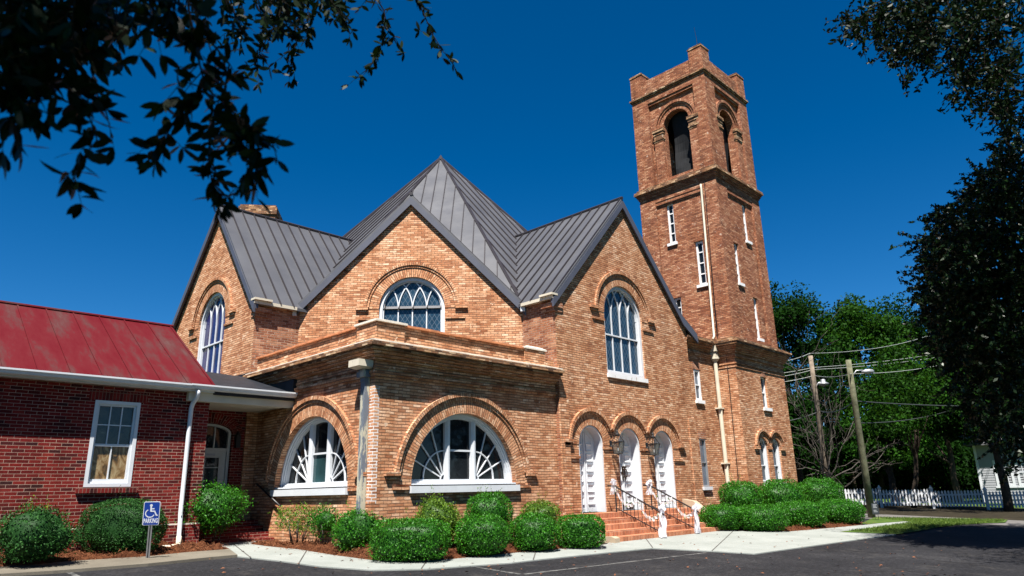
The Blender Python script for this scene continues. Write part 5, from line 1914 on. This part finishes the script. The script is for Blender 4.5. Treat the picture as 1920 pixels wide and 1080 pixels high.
# ================================================================== POLES, WIRES, FENCE, HOUSE
def pole(label, b, tpos, r0, r1, mat, lamp_px, lamp_kind):
    t = thing('utility_pole', label, 'utility pole', tuple(b))
    b = Vector(b)
    ax = (tpos-b)
    mb = MB().tube([b-ax*0.03, b+ax*0.3, b+ax*0.7, tpos], [r0, r0*0.93, r1*1.12, r1], 12)
    mb.build('post', mat, t, True)
    dep = (tpos-CAM).dot(FW)
    lp = at(lamp_px[0], lamp_px[1], dep)
    q = b+ax*((lp.z-b.z-0.25)/ax.z)
    am = MB().tube([q, q.lerp(lp, 0.5)+Vector((0, 0, 0.18)), lp+Vector((0, 0, 0.06))], 0.03, 6)
    am.build('lamp_arm', M_GALV, t, True)
    lm = MB()
    dr = (lp-q); dr.z = 0; dr.normalize()
    if lamp_kind == 'cobra':
        L = [lp-dr*0.05, lp+dr*0.05, lp+dr*0.2, lp+dr*0.36, lp+dr*0.42]
        lm.tube(L, [0.04, 0.08, 0.105, 0.08, 0.02], 10)
    else:
        lm.lathe(lp, [(0, 0.22), (0.10, 0.2), (0.11, 0.08), (0.24, 0.0), (0.25, -0.04), (0.16, -0.10), (0.0, -0.16)], 12)
    lm.build('lamp_head', M_GALV, t, True)
    return t
b2 = onG(1635, 971); d2 = (b2-CAM).dot(FW)
t2 = at(1590.5, 675, d2)
pole('greenish utility pole nearer the camera, with a cobra-head street lamp', b2, t2, 0.14, 0.10, M_POLEG, (1618, 697), 'cobra')
d1 = 34.0
t1 = at(1519.5, 667, d1); b1_ = at(1556, 945, d1)
pole('greyer utility pole farther back, with a bell-shaped yard lamp', b1_, t1, 0.14, 0.10, M_POLE, (1544, 719), 'bell')
MB().tube([t1, t1+Vector((0, 0, 0.35))], 0.025, 6).tube([t1+Vector((0, 0, 0.3)), t1+Vector((0, 0, 0.48))], [0.06, 0.03], 8)
def wire(lab, pts, mat=M_WIRE, r=0.012, sag=0.25):
    P = []
    for (a, b) in zip(pts, pts[1:]):
        for k in range(9):
            f = k/8
            q = a.lerp(b, f); q = q-Vector((0, 0, sag*4*f*(1-f)))
            P.append(q)
    o = MB().tube(P, r, 5).build('power_line', mat)
    tag(o, lab, 'wire', 'overhead wires by the trees')
def W(px, py, d):
    return at(px, py, d)
wire('topmost overhead wire, over the tip of the farther pole', [W(1400, 676, 34), t1+Vector((0, 0, 0.12)), W(1736, 631, 44), W(2000, 585, 50)])
wire('pale overhead wire, upper of the two passing the top of the nearer pole', [W(1400, 703, 34), W(1524, 689, 34), W(1770, 661, 40), W(2000, 634, 46)], sag=0.1)
wire('pale overhead wire, lower of the close pair behind the nearer pole top', [W(1400, 712, 34), W(1525, 693, 34), W(1775, 667, 40), W(2000, 643, 46)], sag=0.1)
wire('pale overhead wire running from tower to lamp height on the nearer pole', [W(1400, 722, 33), W(1527, 704, 34), t2+Vector((0, 0, -0.55)), W(1765, 684, 34), W(2000, 664, 40)], sag=0.1)
wire('black cable sagging between the two poles at mid height', [W(1400, 795, 33), W(1538, 771, 34), t2+(b2-t2)*0.26], M_WIREB, 0.025, 0.2)
wire('black cable level to the right from mid height of the nearer pole', [t2+(b2-t2)*0.26, W(1900, 760, 34), W(2000, 762, 36)], M_WIREB, 0.025, 0.1)
wire('lowest black cable rising to the right below the level one', [t2+(b2-t2)*0.40, W(1780, 770, 34), W(2000, 748, 42)], M_WIREB, 0.022, 0.15)

# picket fence
fa, fb = onG(1560, 949.5, 0.0), onG(1960, 957.5, 0.0)
fdv = (fb-fa); flen = fdv.length; fdv.normalize()
fh = 31*((fa-CAM).dot(FW))/FPX
fence = thing('picket_fence', 'long white picket fence in front of the trees across the road', 'fence', tuple((fa+fb)/2))
fdirh = Vector((fdv.x, fdv.y, 0)).normalized()
fN = Vector((-fdirh.y, fdirh.x, 0))
if fN.dot(CAM-fa) < 0:
    fN = -fN
class F4:
    def __init__(s, o):
        s.o = o
    def P(s, u, z, d=0.0):
        return s.o+fdirh*u+Vector((0, 0, z))+fN*d
nsec = max(4, int(round(flen/2.2)))
for k in range(nsec+1):
    o = fa+fdv*flen*k/nsec
    o.z = G(o.x, o.y)
    f4 = F4(o)
    pm = MB()
    for (w_, z0, z1) in ((0.065, -0.1, fh+0.08), (0.085, fh+0.08, fh+0.12), (0.055, fh+0.12, fh+0.17), (0.03, fh+0.17, fh+0.24)):
        pm.fbox(f4, -w_, w_, z0, z1, -0.0-w_, w_) if False else None
        q0 = [f4.P(a, z0, b) for a, b in ((-w_, w_), (w_, w_), (w_, -w_), (-w_, -w_))]
        q1 = [f4.P(a, z1, b) for a, b in ((-w_, w_), (w_, w_), (w_, -w_), (-w_, -w_))]
        pm.face(q1)
        for i in range(4):
            j = (i+1) % 4
            pm.face([q0[i], q0[j], q1[j], q1[i]])
    pm.build('post', M_FENCE, fence)
    if k < nsec:
        sec = flen/nsec
        pk = MB()
        npk = int(sec/0.155)
        for i in range(npk):
            u = 0.10+(sec-0.2)*(i+0.5)/npk
            z1 = fh*(1+0.012*math.sin(i*1.9+k))
            wdt = 0.043
            pts = [(u-wdt, 0.07), (u+wdt, 0.07), (u+wdt, z1-0.06), (u, z1), (u-wdt, z1-0.06)]
            pk.face([f4.P(a, b, 0.045) for a, b in pts])
            for a, b in zip(pts, pts[1:]+pts[:1]):
                pk.face([f4.P(*a, 0.022), f4.P(*b, 0.022), f4.P(*b, 0.045), f4.P(*a, 0.045)])
            pk.face([f4.P(a, b, 0.022) for a, b in pts][::-1])
        pk.build('picket_panel', M_FENCE, fence)
        rl = MB()
        for z in (0.22, fh-0.22):
            A = [f4.P(0.06, z+a, b) for a, b in ((-0.04, -0.02), (-0.04, 0.02), (0.04, 0.02), (0.04, -0.02))]
            B = [f4.P(sec-0.06, z+a, b) for a, b in ((-0.04, -0.02), (-0.04, 0.02), (0.04, 0.02), (0.04, -0.02))]
            for i in range(4):
                j = (i+1) % 4
                rl.face([A[i], A[j], B[j], B[i]])
        rl.build('rail', M_FENCE, fence)

# white clapboard house behind the fence
hd_ = 44.0
hc = at(1842, 925, hd_); hc.z = G(hc.x, hc.y)
house = thing('clapboard_house', 'white clapboard house partly hidden behind trees at the right edge', 'house', tuple(hc))
hn = Vector((CAM.x-hc.x, CAM.y-hc.y, 0)).normalized()
hn = Matrix.Rotation(R(-14), 3, 'Z') @ hn
fh_ = Fr(hc, hn)
MB().fbox(fh_, 0.0, 12, -0.5, 3.6, -8, -0.03).build('wall', M_SIDING, house)
cl = MB()
for k in range(24):
    z = 0.15+k*0.145
    A = [fh_.P(0.0, z, 0.012), fh_.P(12, z, 0.012), fh_.P(12, z+0.15, -0.008), fh_.P(0.0, z+0.15, -0.008)]
    cl.face(A); cl.face([fh_.P(0.0, z, -0.02), fh_.P(12, z, -0.02), fh_.P(12, z, 0.012), fh_.P(0, z, 0.012)])
cl.build('siding', M_SIDING, house)
MB().fbox(fh_, -0.02, 0.12, -0.3, 3.6, -0.05, 0.04).build('corner_board', M_WHITE, house)
for u in (0.9, 2.05, 4.6, 5.75):
    wn_ = sash(fh_, u, u+0.98, 0.95, 2.5, rec=-0.03, fw=0.13, bars=1, cols=3, glass=M_GLASS, parent=house, sill=True, sillmat=M_WHITE, fmat=M_WHITE)
rf = MB()
slab(rf, [fh_.P(-0.5, 3.55, 0.6), fh_.P(12.5, 3.55, 0.6), fh_.P(10.5, 5.6, -4), fh_.P(1.8, 5.6, -4)], 0.12)
slab(rf, [fh_.P(-0.5, 3.55, 0.6), fh_.P(1.8, 5.6, -4), fh_.P(-0.5, 3.55, -8.6)], 0.12)
rf.build('roof', M_SHINGLE, house)

# small yard sign on wire stakes
ys = onG(1646, 976)
dys = (ys-CAM).dot(FW)
yst = thing('yard_sign', 'small charcoal yard sign on wire stakes in the grass beside the pole', 'sign', tuple(ys))
fy = Fr(ys, (CAM.x-ys.x, CAM.y-ys.y, 0))
pxm = dys/FPX
u0, u1, z0, z1 = -7*pxm, 4.5*pxm, 11*pxm, 31*pxm
mb = MB().fbox(fy, u0, u1, z0, z1, -0.006, 0.006)
yp = mb.build('panel', M_SDARK, yst)
lb = MB()
for k, z in enumerate((0.86, 0.74, 0.62, 0.36, 0.24)):
    zz = z0+(z1-z0)*z
    lb.fbox(fy, u0+0.05, u1-0.05-0.03*(k % 2), zz-0.018, zz+0.018, 0.005, 0.008)
lb.build('pale_lines', M_GALV, yp)
MB().tube([fy.P(u0+0.05, z0+0.05, 0), fy.P(u0+0.06, 4*pxm, 0), fy.P(u0+0.10, -0.05, 0)], 0.008, 5).tube([fy.P(u1-0.05, z0+0.05, 0), fy.P(u1-0.06, 4*pxm, 0), fy.P(u1-0.10, -0.05, 0)], 0.008, 5).build('stake', M_BLACK, yst)

# ================================================================== TREES
def bgtree(label, px, top, depth, hw, mat, botz=0.18, seed=1, flat=1.0, dens=1.0, leaf=0.24):
    P = at(px, 900, depth)
    g = G(P.x, P.y)
    ztop = at(px, top, depth).z
    H = ztop-g
    w_ = hw*depth/FPX
    hz = H*(1-botz)/2
    ncl = int(75*dens)
    return tree(label, (P.x, P.y, g), H, (w_*0.92, w_*0.92, hz*0.93), H-hz, mat, nclump=ncl, per=170, clump_r=max(0.7, w_*0.30), leaf=leaf, seed=seed, trunk_r=0.22, group='trees behind the picket fence')
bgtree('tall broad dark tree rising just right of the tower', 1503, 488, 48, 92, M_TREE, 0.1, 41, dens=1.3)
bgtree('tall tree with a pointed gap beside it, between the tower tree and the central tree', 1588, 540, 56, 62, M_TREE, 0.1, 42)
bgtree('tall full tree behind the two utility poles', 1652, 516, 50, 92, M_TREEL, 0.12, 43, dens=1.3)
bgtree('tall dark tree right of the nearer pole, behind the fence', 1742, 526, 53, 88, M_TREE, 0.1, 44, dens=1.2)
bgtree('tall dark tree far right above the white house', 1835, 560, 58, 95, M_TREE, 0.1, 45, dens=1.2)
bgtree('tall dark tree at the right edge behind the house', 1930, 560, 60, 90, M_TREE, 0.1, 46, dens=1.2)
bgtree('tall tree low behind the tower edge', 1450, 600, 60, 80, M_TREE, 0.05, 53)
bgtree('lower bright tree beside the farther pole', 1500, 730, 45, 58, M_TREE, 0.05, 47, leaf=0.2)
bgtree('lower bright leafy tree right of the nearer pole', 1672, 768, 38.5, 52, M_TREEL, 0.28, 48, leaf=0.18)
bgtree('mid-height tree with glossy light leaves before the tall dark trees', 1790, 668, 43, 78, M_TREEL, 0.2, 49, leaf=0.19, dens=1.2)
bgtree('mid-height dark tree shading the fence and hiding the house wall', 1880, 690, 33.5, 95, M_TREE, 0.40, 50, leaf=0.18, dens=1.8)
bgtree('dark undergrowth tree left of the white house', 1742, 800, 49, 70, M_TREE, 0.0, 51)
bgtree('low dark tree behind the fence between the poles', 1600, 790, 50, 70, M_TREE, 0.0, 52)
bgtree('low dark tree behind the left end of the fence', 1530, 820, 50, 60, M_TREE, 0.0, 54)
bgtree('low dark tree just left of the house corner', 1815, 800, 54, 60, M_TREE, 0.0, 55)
# far-off wood closing the view
wc_, wo_ = [], []
for k in range(230):
    px = 1380+k*3.0+rng.uniform(-6, 6)
    P = at(px, 900, rng.uniform(64, 80) if k % 2 else rng.uniform(50, 56))
    wc_.append((P.x, P.y, G(P.x, P.y)+(rng.uniform(0.5, 11) if k % 2 else rng.uniform(0.2, 3.6))))
wc_ = np.array(wc_)
k = rng.integers(0, len(wc_), 44000)
q = rng.normal(size=(44000, 3)); q /= np.linalg.norm(q, axis=1, keepdims=True)
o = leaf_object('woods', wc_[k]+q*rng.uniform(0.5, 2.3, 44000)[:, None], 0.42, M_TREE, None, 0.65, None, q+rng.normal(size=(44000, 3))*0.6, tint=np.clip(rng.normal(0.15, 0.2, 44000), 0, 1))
o['kind'] = 'stuff'

# bare tree by the farther pole
bt = thing('bare_tree', 'leafless grey tree with spreading bare branches beside the farther pole', 'tree', tuple(at(1560, 930, 33)))
mb = MB()
def br(a, b, r0, lvl):
    pts = limb(mb, a, b, r0, r0*0.35, 0.25, 5)
    if lvl <= 0:
        return
    L = (b-a).length
    for i in range(4):
        s_ = pts[1+int(rng.integers(0, 5))]
        d = ((b-a).normalized()+Vector(rng.normal(size=3))*0.65).normalized()
        d.z += 0.12
        br(s_, s_+d*L*rng.uniform(0.4, 0.7), r0*0.5, lvl-1)
bb = at(1562, 940, 33)
for (px, py, dd_) in ((1490, 700, 33.5), (1478, 745, 32.5), (1500, 830, 32), (1530, 760, 33), (1600, 790, 33.5), (1640, 870, 32.5), (1655, 845, 33), (1545, 720, 34), (1490, 880, 32.5)):
    br(bb+Vector((0, 0, rng.uniform(0.3, 1.6))), at(px, py, dd_), 0.036, 2)
mb.build('branch', M_DEADWOOD, bt, True)
# slim trunk in front of the fence
st = at(1713, 952, 36); st.z = G(st.x, st.y)
stt = thing('slim_tree', 'slim dark tree trunk standing in front of the white fence', 'tree', tuple(st))
mb = MB()
tp = limb(mb, st-Vector((0, 0, 0.1)), at(1716, 800, 36), 0.15, 0.08, 0.10, 8)
for (px, py) in ((1690, 790), (1740, 780), (1700, 760), (1730, 745)):
    limb(mb, tp[5], at(px, py, 36+rng.uniform(-1, 1)), 0.06, 0.02, 0.15, 5)
mb.build('trunk', M_BARK, stt, True)
pts, out, ct_, cc = crown_points(at(1748, 758, 34.2), (3.9, 3.6, 2.1), 90, 170, 0.75, 61)
leaf_object('crown', pts, 0.16, M_TREEL, stt, 0.6, None, out+rng.normal(size=pts.shape)*0.6, tint=np.clip(0.35+ct_+0.2*rng.normal(size=len(pts)), 0, 1))

# ---- oaks near the camera
def hexleaves(name, C, dirs, size, mat, parent, aspect=0.36):
    C = np.asarray(C, float); n = len(C)
    dirs = np.asarray(dirs, float); dirs /= np.linalg.norm(dirs, axis=1, keepdims=True)
    nr = rng.normal(size=(n, 3)); nr -= (nr*dirs).sum(1, keepdims=True)*dirs; nr /= np.linalg.norm(nr, axis=1, keepdims=True)
    sd = np.cross(dirs, nr)
    s = np.asarray(size)[:, None]
    bend = rng.uniform(-0.12, 0.12, n)[:, None]
    def pt(f, w_):
        return C+dirs*s*f+sd*s*aspect*0.5*w_+nr*s*bend*(4*f*(1-f))
    V = np.stack([pt(0, 0.05), pt(0.22, 0.72), pt(0.5, 1.0), pt(0.78, 0.7), pt(1.0, 0.04), pt(0.78, -0.7), pt(0.5, -1.0), pt(0.22, -0.72)], 1).reshape(-1, 3)
    me = bpy.data.meshes.new(name)
    me.vertices.add(len(V)); me.vertices.foreach_set('co', V.ravel())
    me.loops.add(8*n); me.loops.foreach_set('vertex_index', np.arange(8*n, dtype=np.int32))
    me.polygons.add(n); me.polygons.foreach_set('loop_start', np.arange(0, 8*n, 8, dtype=np.int32))
    at_ = me.attributes.new('tint', 'FLOAT', 'POINT')
    at_.data.foreach_set('value', np.repeat(rng.random(n), 8).astype(np.float32))
    me.update(calc_edges=True)
    me.materials.append(mat)
    o = bpy.data.objects.new(name, me)
    return link(o, parent)
LC, LD, LS = [], [], []
tw_ = MB()
def twig(P, leaf, per_m, r_=0.0035, spread=0.9):
    """a hanging twig: leaves set along it and pointing outwards and along it"""
    tw_.tube(P, [r_*(1.3-0.9*i/(len(P)-1)) for i in range(len(P))], 5)
    for a, b in zip(P, P[1:]):
        L = (b-a).length
        n = max(1, int(L*per_m*0.72*rng.uniform(0.8, 1.2)))
        leaf_ = leaf*1.22
        t = (b-a).normalized()
        for k in range(n):
            f = rng.random()
            q = a.lerp(b, f)
            d = (t*0.6+Vector(rng.normal(size=3))*spread)
            LC.append(tuple(q)); LD.append(tuple(d)); LS.append(leaf_*rng.uniform(0.6, 1.15))
    t = (P[-1]-P[-2]).normalized()
    for k in range(3):
        LC.append(tuple(P[-1])); LD.append(tuple(t+Vector(rng.normal(size=3))*0.6)); LS.append(leaf*rng.uniform(0.8, 1.1))
def ptwig(pxs, d0, d1, leaf, per_m, side=0, sl=0.13, **k):
    P = [at(x, y, d0+(d1-d0)*i/(len(pxs)-1)) for i, (x, y) in enumerate(pxs)]
    twig(P, leaf, per_m, **k)
    for s_ in range(side):
        i = int(rng.integers(0, len(P)-1))
        a = P[i].lerp(P[i+1], rng.random())
        t = (P[i+1]-P[i]).normalized()
        d = (t*0.8+Vector(rng.normal(size=3))*0.8+Vector((0, 0, -0.35))).normalized()
        L = sl*rng.uniform(0.5, 1.2)
        twig([a, a+d*L*0.5+Vector((0, 0, -0.01)), a+d*L+Vector((0, 0, -0.03))], leaf, per_m, r_=0.002)
# individual drooping sprays
ptwig([(60, -40), (80, 60), (110, 140), (165, 210), (182, 262), (152, 300), (128, 328)], 2.25, 2.05, 0.078, 60, side=9, sl=0.10)
ptwig([(-40, 40), (10, 100), (30, 170), (22, 222)], 2.1, 2.0, 0.080, 70, side=14, sl=0.14)
ptwig([(40, -30), (70, 70), (60, 150), (72, 200)], 2.15, 2.1, 0.078, 70, side=12, sl=0.14)
ptwig([(380, 60), (430, 120), (420, 170), (400, 210)], 2.5, 2.4, 0.066, 60, side=5, sl=0.12)
ptwig([(345, -40), (360, 50), (372, 110), (386, 165), (440, 212), (478, 258), (492, 310)], 2.4, 2.25, 0.074, 62, side=11, sl=0.15)
ptwig([(386, 165), (350, 200), (320, 235), (300, 268)], 2.4, 2.3, 0.070, 62, side=7, sl=0.11)
ptwig([(400, 180), (392, 260), (394, 310), (398, 352), (414, 396)], 2.5, 2.45, 0.058, 80, side=9, sl=0.06)
ptwig([(440, 212), (470, 240), (510, 262), (520, 300)], 2.3, 2.2, 0.066, 70, side=6, sl=0.08)
ptwig([(690, -30), (720, 20), (728, 60), (705, 100), (695, 126)], 4.3, 4.2, 0.060, 70, side=10, sl=0.16)
ptwig([(770, -30), (796, 30), (812, 66), (832, 98), (846, 112)], 4.3, 4.2, 0.060, 60, side=5, sl=0.12)
ptwig([(540, -30), (520, 40), (490, 90), (476, 132)], 3.8, 3.6, 0.060, 65, side=8, sl=0.15)
ptwig([(560, -30), (570, 30), (556, 80), (545, 108)], 4.2, 4.2, 0.058, 65, side=8, sl=0.16)
ptwig([(600, -40), (628, 10), (652, 44)], 4.2, 4.2, 0.058, 65, side=6, sl=0.14)
ptwig([(100, 60), (150, 120), (178, 170), (200, 205)], 2.3, 2.3, 0.070, 50, side=6)
# the mass along the top
ex = [-80, 0, 60, 120, 170, 220, 260, 300, 340, 380, 430, 480, 540, 580, 620, 660]
ey = [250, 205, 185, 150, 120, 65, 50, 70, 75, 60, 65, 60, 70, 50, 25, 0]
for i in range(58):
    x0 = rng.uniform(-90, 650)
    env = float(np.interp(x0, ex, ey))*rng.uniform(0.45, 1.0)
    dep = rng.uniform(2.1, 3.2) if x0 < 380 else rng.uniform(3.2, 4.8)
    xe = x0+rng.uniform(-35, 45)
    y0 = -50 if x0 > 150 else -70
    ptwig([(x0, y0), ((x0+xe)/2+rng.uniform(-12, 12), y0+(env-y0)*0.5), (xe, env)], dep, dep+rng.uniform(-0.15, 0.1), 0.062 if x0 > 380 else 0.072, 36, side=3, sl=0.13)
oak = thing('oak_tree', 'dark oak whose leafy twigs hang into the upper left of the view', 'tree', (-14.5, -15.5, G(0, -15.5)))
tr = MB()
tb0 = Vector((-14.5, -15.5, G(0, -15.5)-0.2)); tb1 = Vector((-13.6, -14.6, 4.2))
limb(tr, tb0, tb1, 0.45, 0.30, 0.05, 6)
for q in (at(150, -260, 2.6), at(450, -230, 3.2), at(-250, -100, 2.6), Vector((-11, -12.5, 7.5)), Vector((-9.5, -15, 7.6)), Vector((-8.8, -12.0, 7.4))):
    limb(tr, tb1, q, 0.14, 0.03, 0.12, 7)
for (x, y, d) in ((60, -40, 2.25), (345, -40, 2.4), (690, -30, 4.3), (540, -30, 3.8), (770, -30, 4.3), (600, -40, 4.2)):
    limb(tr, at(450, -230, 3.2) if x > 200 else at(150, -260, 2.6), at(x, y, d), 0.02, 0.006, 0.1, 5)
tr.build('trunk', M_BARK, oak, True)
tw_.build('twigs', M_OTWIG, oak)['kind'] = 'stuff'
hexleaves('foliage', LC, LD, LS, M_OAK, oak)
# crown overhead (above the view), which keeps the hanging twigs in shade
pts, out, ct_, cc = crown_points((-10.6, -14.2, 8.0), (4.0, 3.8, 1.5), 130, 260, 0.8, 71, shell=0.2)
vis = ((pts-np.array(CAM))@np.array(UP))/np.maximum(0.2, (pts-np.array(CAM))@np.array(FW))
infr = ((pts-np.array(CAM))@np.array(FW) > 0.2) & (vis < 0.47)
pts = pts[~infr]
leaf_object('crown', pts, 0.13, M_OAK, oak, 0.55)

# right-hand oak: sprays at the upper right corner, trunk outside the frame
def sprays(ells, d0, d1, n, L, leaf, per, droop=0.4):
    C, D = [], []
    tb_ = MB()
    for i in range(n):
        w_ = np.array([e[2]*e[3]*(e[4] if len(e) > 4 else 1) for e in ells]); e = ells[int(rng.choice(len(ells), p=w_/w_.sum()))]
        a = rng.uniform(0, 2*math.pi); r_ = math.sqrt(rng.random())
        q = at(e[0]+e[2]*r_*math.cos(a), e[1]+e[3]*r_*math.sin(a), rng.uniform(d0, d1))
        d = Vector(rng.normal(size=3))*0.8+Vector((-0.3, 0.2, -droop)); d.normalize()
        LL = L*rng.uniform(0.5, 1.2)
        P = [q, q+d*LL*0.5, q+d*LL+Vector((0, 0, -0.12*LL))]
        tb_.tube(P, [0.008, 0.005, 0.002], 4)
        for k in range(per):
            f = rng.random()
            p = P[0].lerp(P[2], f)+Vector(rng.normal(size=3))*0.02
            C.append(tuple(p)); D.append(tuple(d*0.8+Vector(rng.normal(size=3))*0.8))
    return C, D, tb_
oak2 = thing('oak_tree', 'dark oak whose sprays reach in from the upper right corner', 'tree', (5.2, -17.6, G(0, -17)))
e1 = [(1592, 42, 20, 8, 3.0), (1625, 36, 22, 12, 2.0), (1650, 28, 40, 26), (1700, 50, 60, 50), (1735, 90, 40, 45), (1790, 40, 90, 50), (1850, 90, 75, 70), (1880, 170, 50, 45), (1835, 150, 45, 45), (1905, 210, 30, 30), (1690, 110, 25, 22), (1800, -20, 140, 40)]
C, D, tb_ = sprays(e1, 8.0, 10.0, 500, 0.42, 0.075, 24)
hexleaves('foliage', C, D, rng.uniform(0.05, 0.085, len(C)), M_OAK, oak2, 0.42)
tb_.build('twigs', M_OTWIG, oak2)['kind'] = 'stuff'
tr = MB()
q0 = Vector((5.2, -17.6, G(0, -17)-0.2)); q1 = Vector((4.9, -16.8, 4.5))
limb(tr, q0, q1, 0.5, 0.34, 0.05, 6)
for q in (at(1990, 60, 9), at(1960, 180, 9), at(1900, -60, 9.2), Vector((7, -14, 9)), Vector((3.5, -15, 9.5)), Vector((8, -17, 9))):
    limb(tr, q1, q, 0.16, 0.04, 0.12, 7)
for (a, b) in (((1990, 60), (1800, 60)), ((1990, 60), (1700, 30)), ((1960, 180), (1850, 160)), ((1900, -60), (1650, 30)), ((1700, 30), (1590, 42))):
    limb(tr, at(*a, 9), at(*b, 9), 0.03, 0.008, 0.12, 6)
tr.build('trunk', M_OTWIG, oak2, True)
pts, out, ct_, cc = crown_points((7.6, -15.6, 9.6), (5.2, 3.6, 3.0), 120, 230, 0.9, 72, shell=0.3)
rel = pts-np.array(CAM); z_ = rel@np.array(FW); x_ = rel@np.array(RT)/z_; y_ = rel@np.array(UP)/z_
keep = ~((x_ < 0.66) & (y_ < 0.46))
leaf_object('crown', pts[keep], 0.14, M_OAK, oak2, 0.55)

# mid-distance oak at the right edge
oak3 = thing('oak_tree', 'big glossy dark oak filling the right edge above the road and the house', 'tree', (15.0, -13.2, G(0, -13)))
e3 = [(1895, 300, 32, 45), (1900, 420, 60, 90), (1855, 360, 45, 50), (1810, 430, 50, 55), (1772, 405, 18, 18), (1738, 458, 26, 14), (1765, 470, 30, 30), (1830, 520, 85, 90), (1770, 530, 42, 50), (1890, 600, 70, 110), (1810, 610, 65, 75), (1860, 700, 75, 85), (1905, 790, 40, 70), (1870, 800, 30, 35), (1765, 590, 28, 32), (1780, 660, 30, 30), (1908, 245, 22, 20, 0.6)]
C, D, tb_ = sprays(e3, 16.0, 21.5, 2700, 0.7, 0.10, 30, droop=0.25)
leaf_object('foliage', C, rng.uniform(0.09, 0.15, len(C)), M_OAK3, oak3, 0.46, np.array(D))
tb_.build('twigs', M_OTWIG, oak3)['kind'] = 'stuff'
tr = MB()
q0 = Vector((15.0, -13.2, G(0, -13)-0.2)); q1 = Vector((14.6, -12.6, 4.0))
limb(tr, q0, q1, 0.45, 0.3, 0.05, 6)
for (x, y, d) in ((1880, 420, 18), (1820, 500, 18), (1860, 640, 18), (1890, 300, 18), (1900, 760, 18.5), (1780, 560, 18.5), (1960, 500, 18)):
    limb(tr, q1, at(x, y, d), 0.13, 0.03, 0.12, 7)
tr.build('trunk', M_BARK, oak3, True)
pts, out, ct_, cc = crown_points((14.8, -12.9, 7.5), (4.6, 4.6, 3.8), 120, 200, 0.9, 73, shell=0.4)
shade_pts, _o, _c, _d = crown_points((9.6, -11.6, 12.0), (4.2, 3.4, 3.0), 130, 200, 0.9, 74, shell=0.2)  # added leaf mass out of view, placed to block sun from this oak
pts = np.concatenate([pts, shade_pts])
rel = pts-np.array(CAM); z_ = rel@np.array(FW); x_ = rel@np.array(RT)/z_*FPX+960; y_ = 540-rel@np.array(UP)/z_*FPX
keep = (x_ > 1930) | (y_ < -20)
leaf_object('crown', pts[keep], 0.16, M_OAK, oak3, 0.55)
